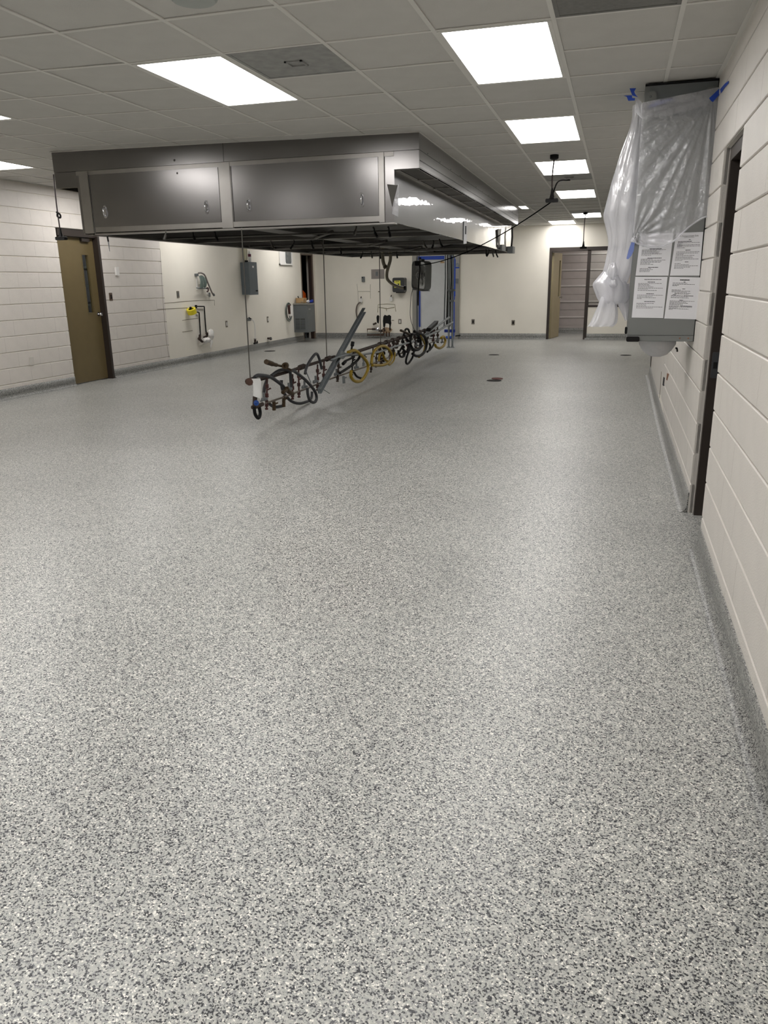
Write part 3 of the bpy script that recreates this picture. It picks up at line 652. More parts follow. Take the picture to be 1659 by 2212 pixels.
# ================================================================== GAS MANIFOLD
gm = thing('gas_manifold', 'low gas pipe rack strung with black and yellow hoses, hung from the hood', 'pipe rack', (-3.63, 11.0, .45))
def gp(name, m, pts, r, sp=0, n=8, lab=None):
    pts = [Vector(p) for p in pts]
    for p in pts: p.z = max(p.z, .025)
    o = MB().tube(pts, r, n, spline=sp).obj(name, m, gm)
    if lab: o['label'] = lab
    return o
RAILM = mat('dull brown strut rail', (112, 104, 94), .5, .3, var=.15)
def off(p, dx): return [(x+dx, y, z) for x, y, z in p]
rods = [((-3.500,7.165,1.927), (-3.500,7.111,0.459)), ((-3.500,9.478,1.945), (-3.500,9.325,0.480)), ((-3.500,11.814,1.953), (-3.500,11.730,0.500)), ((-3.500,14.014,1.967), (-3.500,14.243,0.505))]
for t, b in rods:
    y = b[1]; gp('hanger_rod', STEEL_D, [(t[0], y+.02, 1.93), (t[0], y, b[2])], .0065, n=6)
sup = [(-3.500,7.113,0.473), (-3.500,7.341,0.464), (-3.500,7.629,0.460), (-3.500,8.109,0.461), (-3.500,8.482,0.469), (-3.500,8.996,0.474), (-3.500,9.376,0.481), (-3.500,9.548,0.470), (-3.500,10.528,0.469), (-3.500,11.653,0.485), (-3.500,12.341,0.491), (-3.500,13.074,0.493), (-3.500,13.652,0.502), (-3.500,14.243,0.513), (-3.500,15.000,0.519), (-3.500,15.834,0.535)]
gp('supply_pipe', RUST, sup[:9], .019); gp('supply_pipe', RUST, sup[8:], .024)
for i in (0, 4, 6, 7): gp('pipe_union', RUST, [(sup[i][0], sup[i][1]-.06, sup[i][2]), (sup[i][0], sup[i][1]+.06, sup[i][2]+.003)], .033)
for k in range(9):
    p = Vector(sup[9]).lerp(Vector(sup[14]), k/9); gp('pipe_union', RUST, [p, p+Vector((0, .09, .002))], .036)
gp('lower_rail', RAILM, off([(-3.470,7.376,0.210), (-3.470,7.914,0.207), (-3.470,8.538,0.213), (-3.470,9.459,0.230), (-3.470,10.851,0.228)], .0), .011)
gp('lower_rail', RAILM, off([(-3.470,10.851,0.228), (-3.470,11.872,0.248), (-3.470,12.954,0.245), (-3.470,14.118,0.245), (-3.470,15.837,0.256)], .0), .011)
gp('conduit', GALV, [(-3.390,9.583,0.504), (-3.390,10.379,0.445), (-3.390,11.256,0.403), (-3.390,12.168,0.413), (-3.390,13.451,0.403)], .016); gp('conduit', GALV, [(-3.370,14.143,0.462), (-3.370,15.246,0.567), (-3.370,16.368,0.681)], .022); gp('conduit', GALV, [(-3.320,14.006,0.442), (-3.320,15.064,0.481), (-3.320,15.760,0.530), (-3.320,16.519,0.574)], .022)
gp('conduit', GALV, [(-3.320,9.006,0.506), (-3.320,9.332,0.516), (-3.320,9.792,0.522)], .012)
# leaning strut channel with its bracket plate
b0, b1 = Vector((-3.420,8.753,0.152)), Vector((-3.420,10.612,1.038))
st = MB(); d = (b1-b0).normalized(); s_ = Vector((0, d.z, -d.y))*.034
for o_, wd in ((-.02, .04),):
    pts = [b0-s_, b0+s_, b0+s_+Vector((.01, 0, 0)), b0-s_+Vector((.01, 0, 0))]
    L_ = b1-b0
    st.hexa(pts+[p+L_ for p in pts])
    for sg in (-1, 1):
        e = [b0+s_*sg, b0+s_*sg*.82, b0+s_*sg*.82+Vector((.045, 0, 0)), b0+s_*sg+Vector((.045, 0, 0))]; st.hexa(e+[p+L_ for p in e])
o = st.obj('strut_channel', GALV, gm); o['label'] = 'leaning galvanised strut channel'
MB().prism([(-3.360,9.469,0.579), (-3.360,9.700,0.511), (-3.360,9.530,0.462), (-3.360,9.338,0.503)], (.012, 0, 0)).obj('bracket_plate', GALV, gm)
# black hoses
H = HOSE
gp('gas_hose', H, [(-3.420,7.048,0.519), (-3.420,7.114,0.530), (-3.420,7.232,0.516), (-3.420,7.409,0.482), (-3.420,7.554,0.426), (-3.420,7.704,0.358), (-3.420,7.785,0.307)], .0185, 5)
gp('gas_hose', H, [(-3.470,7.553,0.474), (-3.470,7.726,0.504), (-3.470,7.914,0.503), (-3.470,8.052,0.463), (-3.470,8.068,0.383), (-3.470,8.069,0.285)], .0185, 5)
gp('gas_hose', H, [(-3.370,7.923,0.489), (-3.370,8.102,0.418), (-3.370,8.328,0.312), (-3.370,8.535,0.183), (-3.370,8.585,0.093), (-3.370,8.505,0.055), (-3.370,8.375,0.091), (-3.370,8.312,0.175), (-3.370,8.306,0.251)], .018, 5)
gp('gas_hose', H, [(-3.450,8.646,0.160), (-3.450,8.623,0.097), (-3.450,8.561,0.078)], .016, 4)
gp('gas_hose', H, [(-3.530,7.560,0.423), (-3.530,7.492,0.353), (-3.530,7.479,0.262), (-3.530,7.573,0.179), (-3.530,7.734,0.114), (-3.530,7.934,0.094)], .018, 5)
gp('gas_hose', H, [(-3.550,7.992,0.381), (-3.550,7.993,0.293), (-3.550,8.072,0.199), (-3.550,8.248,0.099), (-3.550,8.495,0.038), (-3.550,8.792,0.025)], .018, 5)
gp('gas_hose', H, [(-3.430,8.948,0.398), (-3.430,8.882,0.522), (-3.430,8.782,0.598), (-3.430,8.594,0.544), (-3.430,8.453,0.467), (-3.430,8.402,0.398)], .017, 5)
gp('gas_hose', BLACK, [(-3.430,7.017,0.232), (-3.430,7.027,0.155), (-3.430,7.095,0.102), (-3.430,7.145,0.141), (-3.430,7.132,0.205)], .018, 5)
gp('gas_hose', BLACK, [(-3.370,10.280,0.498), (-3.370,10.252,0.412), (-3.370,9.925,0.344), (-3.370,9.435,0.294)], .018, 5)
gp('gas_hose', BLACK, [(-3.530,10.490,0.180), (-3.530,10.632,0.104), (-3.530,10.914,0.051), (-3.530,11.031,0.113)], .016, 5)
gp('gas_hose', BLACK, [(-3.320,13.176,0.588), (-3.320,13.825,0.483), (-3.320,14.080,0.341), (-3.320,14.006,0.205), (-3.320,13.681,0.142), (-3.320,13.303,0.160), (-3.320,13.040,0.223)], .024, 5)
gp('gas_hose', BLACK, [(-3.370,13.076,0.314), (-3.370,12.852,0.193), (-3.370,12.788,0.098), (-3.370,12.943,0.067), (-3.370,13.235,0.142), (-3.370,13.370,0.266)], .0185, 5)
gp('gas_hose', BLACK, [(-3.420,12.472,0.317), (-3.420,12.615,0.214), (-3.420,12.857,0.200), (-3.420,12.921,0.287)], .018, 5)
gp('gas_hose', BLACK, [(-3.420,12.837,0.548), (-3.420,12.962,0.632), (-3.420,13.149,0.621), (-3.420,13.243,0.537)], .0185, 5)
gp('gas_hose', BLACK, [(-3.470,13.404,0.510), (-3.470,13.944,0.491), (-3.470,14.228,0.363), (-3.470,14.118,0.228), (-3.470,13.698,0.221), (-3.470,13.432,0.316)], .024, 5)
gp('gas_hose', BLACK, [(-3.370,13.210,0.539), (-3.370,13.079,0.423), (-3.370,13.271,0.290), (-3.370,13.642,0.235), (-3.370,13.960,0.283)], .020, 5)
gp('gas_hose', BLACK, [(-3.420,12.989,0.491), (-3.420,13.208,0.382), (-3.420,13.014,0.256), (-3.420,12.739,0.341)], .020, 5)
gp('gas_hose', BLACK, [(-3.420,14.582,0.121), (-3.420,14.857,0.168), (-3.420,14.777,0.254)], .020, 5)
gp('gas_hose', BLACK, [(-3.420,14.856,0.230), (-3.420,14.738,0.134), (-3.420,15.019,0.182), (-3.420,15.182,0.249)], .018, 5)
gp('gas_hose', BLACK, [(-3.490,12.298,0.339), (-3.490,12.520,0.237), (-3.490,12.786,0.275), (-3.490,13.032,0.355)], .018, 5)
# yellow hoses
Y_ = YELLOW; yl = 'yellow coated gas hose'
gp('gas_hose', Y_, [(-3.320,9.642,0.541), (-3.320,9.910,0.542), (-3.320,10.145,0.472), (-3.320,10.429,0.345), (-3.320,10.488,0.249), (-3.320,10.352,0.160), (-3.320,10.137,0.109), (-3.320,9.877,0.141), (-3.320,9.728,0.220), (-3.320,9.753,0.290)], .022, 5, lab=yl)
gp('gas_hose', Y_, [(-3.370,10.806,0.274), (-3.370,10.907,0.418), (-3.370,11.194,0.481), (-3.370,11.540,0.467), (-3.370,11.848,0.357), (-3.370,11.897,0.259), (-3.370,11.681,0.200), (-3.370,11.349,0.199), (-3.370,10.850,0.250)], .022, 5, lab=yl)
gp('gas_hose', Y_, [(-3.420,11.348,0.261), (-3.420,11.402,0.353), (-3.420,11.528,0.377), (-3.420,11.700,0.248), (-3.420,11.935,0.189)], .020, 5, lab=yl)
gp('gas_hose', Y_, [(-3.420,12.271,0.312), (-3.420,12.210,0.192), (-3.420,11.960,0.143), (-3.420,11.854,0.175)], .014, 5, lab=yl)
gp('gas_hose', Y_, [(-3.470,14.228,0.447), (-3.470,14.487,0.327), (-3.470,14.601,0.223), (-3.470,14.449,0.106), (-3.470,14.117,0.067)], .022, 5, lab=yl)
gp('gas_hose', Y_, [(-3.370,15.044,0.216), (-3.370,15.128,0.173), (-3.370,15.472,0.118), (-3.370,15.873,0.142), (-3.370,16.008,0.235), (-3.370,15.822,0.323), (-3.370,15.598,0.311)], .026, 5, lab=yl)
# valves and drops along the pipe
def drop(u0, v0, v1, m, x=-3.6, r=.014, tee=True, foot=True):
    a_ = None
def drop3(p0, p1, m, r=.0105, n_b=3):
    o = MB(); p0, p1 = Vector(p0), Vector(p1); o.tube([p0, p1], r, 7)
    for k in range(n_b):
        q_ = p0.lerp(p1, .25+.3*k); o.tube([q_+Vector((0, 0, .02)), q_-Vector((0, 0, .02))], r*1.9, 7)
    q_ = p0.lerp(p1, .38); o.tube([q_, q_+Vector((.02, .05, .012))], r*.9, 6)
    o.tube([p1+Vector((0, 0, .014)), p1-Vector((0, 0, .004))], r*1.7, 7)
    return o.obj('drop_valve', m, gm)
for p0, p1, m in [((-3.470,7.446,0.462), (-3.470,7.390,0.144), REDV), ((-3.470,8.127,0.428), (-3.470,8.092,0.150), REDV), ((-3.470,8.310,0.466), (-3.470,8.284,0.144), REDV), ((-3.470,8.916,0.457), (-3.470,8.882,0.145), REDV),
                  ((-3.450,9.091,0.480), (-3.450,9.026,0.173), REDV), ((-3.470,7.587,0.198), (-3.470,7.575,0.110), BRASS), ((-3.470,7.851,0.221), (-3.470,7.836,0.105), BRASS), ((-3.450,9.638,0.438), (-3.450,9.558,0.171), RUST),
                  ((-3.470,9.859,0.208), (-3.470,9.869,0.114), GALV), ((-3.470,10.820,0.424), (-3.470,10.741,0.253), GALV), ((-3.470,10.295,0.489), (-3.470,10.209,0.180), BLACK), ((-3.470,11.236,0.463), (-3.470,11.095,0.120), RUST), ((-3.470,11.428,0.461), (-3.470,11.361,0.168), RUST)]:
    drop3(p0, p1, m)
pts_ = [Vector(sup[9]).lerp(Vector(sup[15]), k/15) for k in range(16)]
for k, p in enumerate(pts_):
    drop3(p, p-Vector((random.uniform(-.03, .03), random.uniform(-.05, .05), random.uniform(.16, .34))), [RUST, BLACK, REDV, RUST][k % 4], .016)
def regulator(p, s=.8):
    x, y, z = p; o = MB(); o.lathe((x, y, z-.03*s), (0, 0, 1), [(0, .02*s), (.004, .045*s), (.03*s, .047*s), (.036*s, .03*s), (.04*s, .017*s), (.10*s, .017*s), (.102*s, 0)], 12)
    o.tube([(x, y-.09*s, z-.02*s), (x, y+.09*s, z-.02*s)], .018*s, 8); return o.obj('regulator', GREY_D, gm)
for p in ((-3.370,7.772,0.320), (-3.450,8.782,0.277), (-3.490,8.518,0.248), (-3.470,9.588,0.275), (-3.470,7.339,0.269), (-3.420,10.271,0.289), (-3.420,13.740,0.317), (-3.420,15.478,0.273), (-3.420,15.922,0.213)): regulator(p)
o = MB(); o.tube([(-3.420,7.339,0.641), (-3.420,7.507,0.601), (-3.420,7.767,0.550), (-3.420,7.964,0.494)], .013, 8); o.tube([(-3.420,7.340,0.643), (-3.420,7.484,0.608)], .027, 10); o.tube([(-3.420,7.484,0.608), (-3.420,7.588,0.585)], .021, 10); o.obj('hose_coupling', BRASS, gm)
o = MB(); p = (-3.370,7.741,0.568); o.lathe((p[0], p[1]-.02, p[2]), (.2, -1, 0), [(0, .035), (.05, .035), (.05, .018), (.02, .016)], 14); o.obj('hose_coupling', BRASS, gm)
o = MB(); o.tube([(-3.370,7.709,0.324), (-3.370,7.755,0.287), (-3.370,7.804,0.266), (-3.370,7.866,0.242)], .026, 8); o.tube([(-3.370,7.605,0.293), (-3.370,7.695,0.310)], .022, 8); o.obj('brass_valve', BRASS, gm)
o = MB(); p = (-3.420,6.950,0.490); o.lathe((p[0], p[1]+.02, p[2]), (0, -1, 0), [(0, .03), (.02, .037), (.05, .037), (.055, .0)], 14); o.obj('end_cap', mat('rust brown cap', (70, 46, 36), .6), gm)
o = MB(); p = (-3.420,7.086,0.259); o.lathe((p[0], p[1], p[2]), (0, -1, .1), [(0, .012), (.03, .012), (.031, .028), (.041, .028), (.042, .014), (.055, 0)], 14); q_ = o.obj('valve_handle', mat('blue valve handle', (30, 74, 150), .45), gm); q_['label'] = 'blue round valve handle'
o = MB(); o.tube([(-3.450,7.025,0.221), (-3.450,7.132,0.214), (-3.450,7.255,0.219)], .022, 8); o.tube([(-3.450,7.093,0.323), (-3.450,7.067,0.214)], .024, 8); o.obj('brass_valve', RUST, gm)
o = MB(); o.tube([(-3.370,9.969,0.628), (-3.370,9.956,0.592), (-3.370,9.922,0.534)], .014, 8); o.tube([(-3.370,9.990,0.645), (-3.370,9.966,0.598)], .026, 8); o.obj('hose_nozzle', BLACK, gm)
o = MB(); o.tube([(-3.370,9.589,0.397), (-3.370,9.703,0.427), (-3.370,10.032,0.445)], .015, 8); o.tube([(-3.370,9.571,0.398), (-3.370,9.665,0.419)], .022, 8); o.obj('hose_nozzle', BLACK, gm)
o = MB(); o.tube([(-3.420,12.659,0.635), (-3.420,12.899,0.597), (-3.420,13.211,0.539)], .022, 8); o.obj('hose_nozzle', BRASS, gm)
o = MB(); b0, b1 = Vector((-3.370,14.254,0.521)), Vector((-3.370,14.914,0.620)); e = Vector((0, .10, .10)); o.hexa([b0, b0+e*.6, b0+e*.6+Vector((.08, 0, 0)), b0+Vector((.08, 0, 0)), b1, b1+e*.6, b1+e*.6+Vector((.08, 0, 0)), b1+Vector((.08, 0, 0))]); o.obj('dark_plate', BLACK, gm)
for a_ in ([(-3.470,9.059,0.139), (-3.470,9.301,0.048)], [(-3.470,10.707,0.375), (-3.470,10.763,0.250)], [(-3.420,8.409,0.429), (-3.420,8.539,0.285)]): gp('tie_wire', GALV, a_, .006, n=5)
# white cloth slung over the front end of the rack, and a smaller one behind
def cloth_over(name, pts_l, pts_r, label, loc):
    m = MB(); n_ = len(pts_l); nx = 6; vs = []
    for i in range(n_):
        a_, b2 = Vector(pts_l[i]), Vector(pts_r[i])
        for k in range(nx+1):
            t = k/nx; p = a_.lerp(b2, t); p.x += .02*math.sin(t*PI)+.006*math.sin(7*t+i); vs.append(p)
    fs = [(i*(nx+1)+k, i*(nx+1)+k+1, (i+1)*(nx+1)+k+1, (i+1)*(nx+1)+k) for i in range(n_-1) for k in range(nx)]
    m.add(vs, fs, True)
    m.add([p-Vector((.004, 0, 0)) for p in vs], [tuple(reversed(f)) for f in fs], True)
    return single(m, name, CLOTH, label, 'cloth', loc)
cloth_over('cloth', [(-3.390,6.923,0.521), (-3.390,6.929,0.493), (-3.390,6.932,0.443), (-3.390,6.935,0.392), (-3.390,6.941,0.360), (-3.390,6.949,0.345)], [(-3.390,7.101,0.504), (-3.390,7.117,0.470), (-3.390,7.119,0.405), (-3.390,7.121,0.344), (-3.390,7.115,0.298), (-3.390,7.101,0.277)], 'white cloth draped over the front end of the hanging pipe rack', (-3.390,7.033,0.407))
cloth_over('cloth', [(-3.510,7.770,0.433), (-3.510,7.756,0.420), (-3.510,7.802,0.399)], [(-3.510,7.998,0.437), (-3.510,8.007,0.410), (-3.510,7.952,0.381)], 'small pale cloth on the pipe rack behind the second black hose', (-3.510,7.880,0.415))
# risers that feed the rack from floor and hood
rs = thing('gas_riser', 'pair of grey pipes standing on the floor at the far end of the pipe rack', 'pipe', (-3.49, 17.03, 0))
fl_ = [(-3.511,17.032,0.000), (-3.429,17.040,0.000)]
for i, (x, y, z) in enumerate(fl_):
    MB().tube([(x, y, 0), (x, y, 2.62)], .022, 8).obj('riser_pipe', GALV, rs); MB().lathe((x, y, 0), (0, 0, 1), [(0, .05), (.012, .05), (.014, .03), (.03, .03)], 12).obj('floor_flange', GALV, rs)
x, y, z = fl_[0]
for k, (dx, r, m) in enumerate(((-.13, .016, GALV), (-.06, .03, BLACK), (-.0, .014, BLACK))):
    MB().tube([(x+dx, y+.12, .45), (x+dx+.02, y+.12, 1.5), (x+dx, y+.12, 2.62)], r, 8).obj('vertical_cable' if m is BLACK else 'riser_pipe', m, rs)
MB().box(x-.03, fl_[1][0]+.06, y-.03, y+.03, 1.20, 1.24).obj('pipe_clamp', GALV, rs); MB().box(x-.02, fl_[1][0]+.04, y-.03, y+.03, .98, 1.02).obj('pipe_clamp', GALV, rs)
MB().box(x-.1, fl_[1][0]+.05, y+.0, y+.06, .33, .39).obj('blue_clamp', NAVY, rs)
# ================================================================== GREY WALL CABINET WITH NOTICES
cb_ = thing('wall_cabinet', 'tall grey enamel cabinet on the right wall with four notices, upper half under plastic', 'cabinet', (.32, 6.25, .965))
cx0, cx1, cz0, cz1 = .087, .545, .968, 2.648
MB().box(cx0, cx1, 6.006, 6.55, cz0, cz1).obj('cabinet_body', GREY, cb_)
fp = MB().box(cx0+.002, cx1-.006, 5.998, 6.006, cz0+.045, 2.42).obj('front_panel', GREY, cb_)
MB().box(cx0+.002, cx1-.006, 6.0, 6.006, cz0+.002, cz0+.042).obj('bottom_rail', GREY, cb_)
MB().box(cx0+.03, cx1-.002, 6.0, 6.006, 2.43, 2.50).obj('top_rail', GREY_D, cb_); MB().box(cx0+.03, cx1-.002, 6.0, 6.006, 2.505, cz1).obj('top_rail', GREY_D, cb_)
MB().box(cx0+.0, cx1, 5.999, 6.004, cz1-.012, cz1).obj('shadow_gap', VOID, cb_); MB().box(cx1-.004, cx1+.0006, 5.999, 6.5, cz0, cz1).obj('side_gap', VOID, cb_)
for xa, xb in ((cx0, cx0+.075), (cx1-.075, cx1)):
    br = MB().rbox(xa, xb, 5.985, 5.999, 2.47, 2.60, .02, 'y').obj('hanging_bracket', GREY, cb_)
    for z in (2.49, 2.57): MB().lathe(((xa+xb)/2, 5.985, z), (0, -1, 0), [(0, .008), (.004, .007), (.005, 0)], 8).obj('screw', GREY_D, br)
MB().rbox(cx0-.004, cx0+.088, 5.975, 6.02, cz0-.002, cz0+.034, .012, 'y').obj('bumper', BLACK, cb_); MB().rbox(cx0-.018, cx0, 6.02, 6.06, cz0+.05, cz0+.1, .008, 'y').obj('bumper', BLACK, cb_)
for x in (.45, .507): MB().lathe((x, 6.0, cz0+.023), (0, -1, 0), [(0, .005), (.003, .004), (.0035, 0)], 8).obj('screw', RUSTY, cb_)
MB().box(cx0-.003, cx0, 6.01, 6.015, cz0+.15, 1.6).obj('side_seam', GREY_D, cb_)
# ---- notices
def notice(c, lines, label, head=None):
    tl, tr, br, bl_ = [Vector((x, 5.9962, z)) for x, y, z in c]
    m = MB(); m.prism([tl, tr, br, bl_], (0, .0012, 0)); cen = (tl+br)/2
    t = single(m, 'notice', PAPER, label, 'notice', tuple(cen), 'notices on the grey cabinet')
    a_, b2 = MB(), MB()
    def at(u, v): return (tl.lerp(tr, u)).lerp(bl_.lerp(br, u), v)
    for u0, u1, v, kind in lines:
        mb = b2 if kind == 'b' else a_; hh = .0065 if kind == 'b' else .005
        u = u0
        while u < u1-.005:
            wd = min(u1-u, random.uniform(.03, .09)); ps = [at(u, v-hh), at(u+wd, v-hh), at(u+wd, v+hh), at(u, v+hh)]
            mb.add([p-Vector((0, .0006, 0)) for p in ps], [(0, 1, 2, 3)]); u += wd+(.006 if kind == 'b' else .012)
    for mb, mm, nm in ((a_, INK_L, 'body_print'), (b2, INK, 'heading_print')):
        if mb.v:
            o = bpy.data.objects.new(nm, mb.mesh(nm, mm, cen)); C.objects.link(o); o.parent = t; o['kind'] = 'stuff'
    if head:
        cu = bpy.data.curves.new('heading', 'FONT'); cu.body = head[0]; cu.align_x = 'CENTER'; cu.size = head[1]
        to = bpy.data.objects.new('tmp', cu); C.objects.link(to); dg = bpy.context.evaluated_depsgraph_get()
        me = bpy.data.meshes.new_from_object(to.evaluated_get(dg)); bpy.data.objects.remove(to)
        me.materials.clear(); me.materials.append(INK); p = at(head[2], head[3])
        o = bpy.data.objects.new('heading', me); C.objects.link(o); o.parent = t
        o.location = (p.x-cen.x, -.0008, p.z-cen.z); o.rotation_euler = (PI/2, 0, 0); o.scale = (1, 1, 1)
        a0, a1 = at(head[2]-.19, head[3]+.018), at(head[2]+.19, head[3]+.018)
        MB().box(a0.x, a1.x, 5.9950, 5.9956, a0.z-.001, a0.z+.0004).obj('underline', INK, t)
    return t
def body(spec): return [tuple(s) for s in spec]
TRL = [(.5, .57, .165, 'b'), (.11, .62, .205, 'b'), (.11, .3, .235, 'b'), (.31, .92, .235, 'n'), (.1, .25, .265, 'n'), (.1, .32, .285, 'b'), (.33, .93, .285, 'n'), (.1, .3, .315, 'b'), (.32, .93, .315, 'n'), (.1, .4, .35, 'n'),
       (.42, .61, .405, 'b')] + [(.1, e, v, 'n') for e, v in ((.93, .445), (.88, .475), (.37, .5), (.77, .53), (.7, .56), (.72, .585), (.93, .615), (.35, .645))] + [(.45, .57, .68, 'b')] + [(.1, e, v, 'n') for e, v in ((.31, .715), (.6, .745), (.92, .77), (.65, .8), (.43, .83))]
BLL = [(.29, .82, .065, 'b'), (.4, .64, .125, 'b')] + [(.11, e, v, 'n') for e, v in ((.84, .16), (.45, .187), (.49, .215), (.59, .243), (.89, .272), (.43, .3), (.72, .33))] + [(.39, .63, .41, 'b')] + [(.11, e, v, 'n') for e, v in ((.92, .445), (.59, .475), (.7, .505), (.27, .53))] + [(.35, .69, .6, 'b')] + [(.11, e, v, 'n') for e, v in ((.66, .645), (.42, .67), (.42, .7), (.94, .73), (.64, .76))]
BRL = [(.34, .64, .062, 'b'), (.34, .64, .072, 'b'), (.46, .53, .115, 'b')] + [(.12, e, v, 'n') for e, v in ((.58, .14), (.82, .17), (.34, .19), (.27, .21))] + [(.45, .54, .28, 'b')] + [(.12, e, v, 'n') for e, v in ((.4, .305), (.7, .33), (.6, .355), (.66, .465), (.68, .49))] + [(.22, .73, .38, 'n'), (.22, .67, .4, 'n'), (.17, .27, .42, 'b'), (.12, .5, .44, 'n'), (.52, .82, .44, 'b'), (.4, .52, .55, 'b')] + [(.1, e, v, 'n') for e, v in ((.88, .57), (.62, .595), (.68, .62), (.52, .64), (.54, .665), (.4, .69), (.82, .71), (.37, .73), (.72, .755), (.22, .775))] + [(.45, .82, .69, 'b')]
TLL = [(.1, e, v, 'n') for e, v in ((.3, .22), (.45, .245), (.22, .27), (.4, .295))] + [(.33, .7, .36, 'b')] + [(.1, e, v, 'n') for e, v in ((.83, .385), (.56, .41), (.64, .435), (.62, .46), (.72, .485), (.4, .515))] + [(.3, .73, .58, 'b')] + [(.1, e, v, 'n') for e, v in ((.46, .605), (.86, .63), (.74, .655), (.72, .68), (.4, .705), (.5, .73))] + [(.35, .66, .8, 'b')] + [(.1, e, v, 'n') for e, v in ((.45, .83), (.52, .855), (.42, .88), (.42, .905))]
def rect(x0, x1, z0, z1): return [(x0, 0, z1), (x1, 0, z1), (x1, 0, z0), (x0, 0, z0)]
notice([(0.128,5.996,1.706), (0.345,5.996,1.706), (0.336,5.996,1.422), (0.115,5.996,1.426)], TLL, 'upper left white notice on the grey cabinet, its top under the plastic')
notice([(0.363,5.996,1.705), (0.537,5.996,1.706), (0.541,5.996,1.419), (0.346,5.996,1.422)], TRL, 'upper right white notice on the grey cabinet, headed 3 Compartment Sink', ('3 Compartment Sink', .0142, .50, .095))
notice([(0.114,5.996,1.418), (0.331,5.996,1.414), (0.325,5.996,1.132), (0.110,5.996,1.136)], BLL, 'lower left white notice on the grey cabinet')
notice([(0.345,5.996,1.414), (0.554,5.996,1.406), (0.548,5.996,1.122), (0.333,5.996,1.129)], BRL, 'lower right white notice on the grey cabinet')

# ================================================================== PLASTIC SHEETING
ps_ = thing('plastic_sheet', 'clear plastic sheeting taped over the grey cabinet and knotted into a hanging bundle', 'plastic sheet', (.15, 6.0, 1.08))
def interp(pts, u):
    t = u*(len(pts)-1); i = min(int(t), len(pts)-2); f_ = t-i
    a_, b2 = Vector(pts[i]), Vector(pts[i+1]); return a_.lerp(b2, f_)
top = [(0.076,5.965,2.532), (0.197,5.965,2.548), (0.340,5.965,2.562), (0.480,5.965,2.582), (0.563,5.965,2.592)]
bot = [(0.074,5.965,1.682), (0.108,5.965,1.638), (0.177,5.965,1.618), (0.245,5.965,1.613), (0.305,5.965,1.627), (0.357,5.965,1.653), (0.401,5.965,1.703), (0.456,5.965,1.752), (0.517,5.965,1.791), (0.568,5.965,1.807), (0.595,5.965,1.888)]
midl = [(0.076,5.965,2.532), (0.077,5.965,2.369), (0.080,5.965,2.167), (0.080,5.965,1.932), (0.074,5.965,1.682)]; midr = [(0.563,5.965,2.592), (0.575,5.965,2.392), (0.584,5.965,2.197), (0.589,5.965,2.027), (0.596,5.965,1.876)]
kn_ = Vector((0.511,5.965,2.547)); kb = Vector((0.080,5.965,1.676))
def sheet_front(mb, nu=90, nv=90, yo=0.0, vmax=1.0):
    vs = []
    for j in range(nv+1):
        v = j/nv*vmax
        for i in range(nu+1):
            u = i/nu; tp, bt = interp(top, u), interp(bot, u); l, r = interp(midl, v), interp(midr, v)
            p = tp.lerp(bt, v)
            e = (l+(r-l)*u); wgt = (1-abs(2*u-1))
            p = e.lerp(p, min(1, wgt*4))
            d = Vector((p.x-kn_.x, p.z-kn_.z)); rr = d.length; th = math.atan2(d.y, d.x)
            fold = 1.3*noise.noise((th*5.5, rr*.8, 0.3))+.9*noise.noise((th*13, rr*1.1, 4.3))+.35*noise.noise((th*30, rr*2, 1.3))
            d2 = Vector((p.x-kb.x, p.z-kb.z)); r_2 = d2.length; t2 = math.atan2(d2.y, d2.x)
            fold2 = math.sin(t2*22)*max(0, 1-r_2*2.6)
            nz = noise.noise((p.x*9, p.z*9, 2.0))*.5+noise.noise((p.x*24, p.z*24, 5.0))*.25
            y = 5.966-yo-.004-.014*fold*min(1, rr*2.2)*min(1, wgt*5+.2)-.012*fold2-.012*nz-.02*math.sin(PI*u)*v
            vs.append((p.x, y, p.z))
    mb.add(vs, [(j*(nu+1)+i, j*(nu+1)+i+1, (j+1)*(nu+1)+i+1, (j+1)*(nu+1)+i) for j in range(nv) for i in range(nu)], True)
    return mb
sheet_front(MB()).obj('front_sheet', SHEET, ps_)
sheet_front(MB(), 60, 8, -.006, .115).obj('folded_hem', SHEET, ps_)
MB().tube([(p[0], p[1]-.03, p[2]) for p in [(0.081,5.965,1.670), (0.108,5.965,1.641), (0.177,5.965,1.621), (0.245,5.965,1.616), (0.305,5.965,1.630), (0.357,5.965,1.656), (0.401,5.965,1.703), (0.456,5.965,1.752), (0.517,5.965,1.791), (0.568,5.965,1.807)]], .006, 7, spline=4).obj('bottom_roll', SHEET, ps_)
def rings(name, L_, R_, dep, yc, m=SHEET2, fold=.10, n=40, sub=5, seed=0.0):
    Lc, Rc = crom([Vector(p) for p in L_], sub), crom([Vector(p) for p in R_], sub); vs = []
    for q in range(len(Lc)):
        c_ = (Lc[q]+Rc[q])/2; hw = (Rc[q]-Lc[q]).length/2; dp_ = dep*min(1, .25+hw*5)
        for k in range(n):
            a_ = 2*PI*k/n; z = c_.z
            f_ = 1+fold*math.sin(a_*5+z*3+seed)+fold*.7*math.sin(a_*9-z*7+seed)+.16*noise.noise((math.cos(a_)*1.5+seed, math.sin(a_)*1.5, z*6))
            f_ = 1-(1-f_)*.9 if abs(math.cos(a_)) < .9 else 1+(f_-1)*.25
            vs.append((c_.x+hw*math.cos(a_)*f_, yc+dp_*math.sin(a_)*f_, z+.012*noise.noise((a_, z*9, seed))))
    mb = MB(); mb.add(vs, [(i*n+k, i*n+(k+1) % n, (i+1)*n+(k+1) % n, (i+1)*n+k) for i in range(len(Lc)-1) for k in range(n)], True)
    return mb.obj(name, m, ps_)
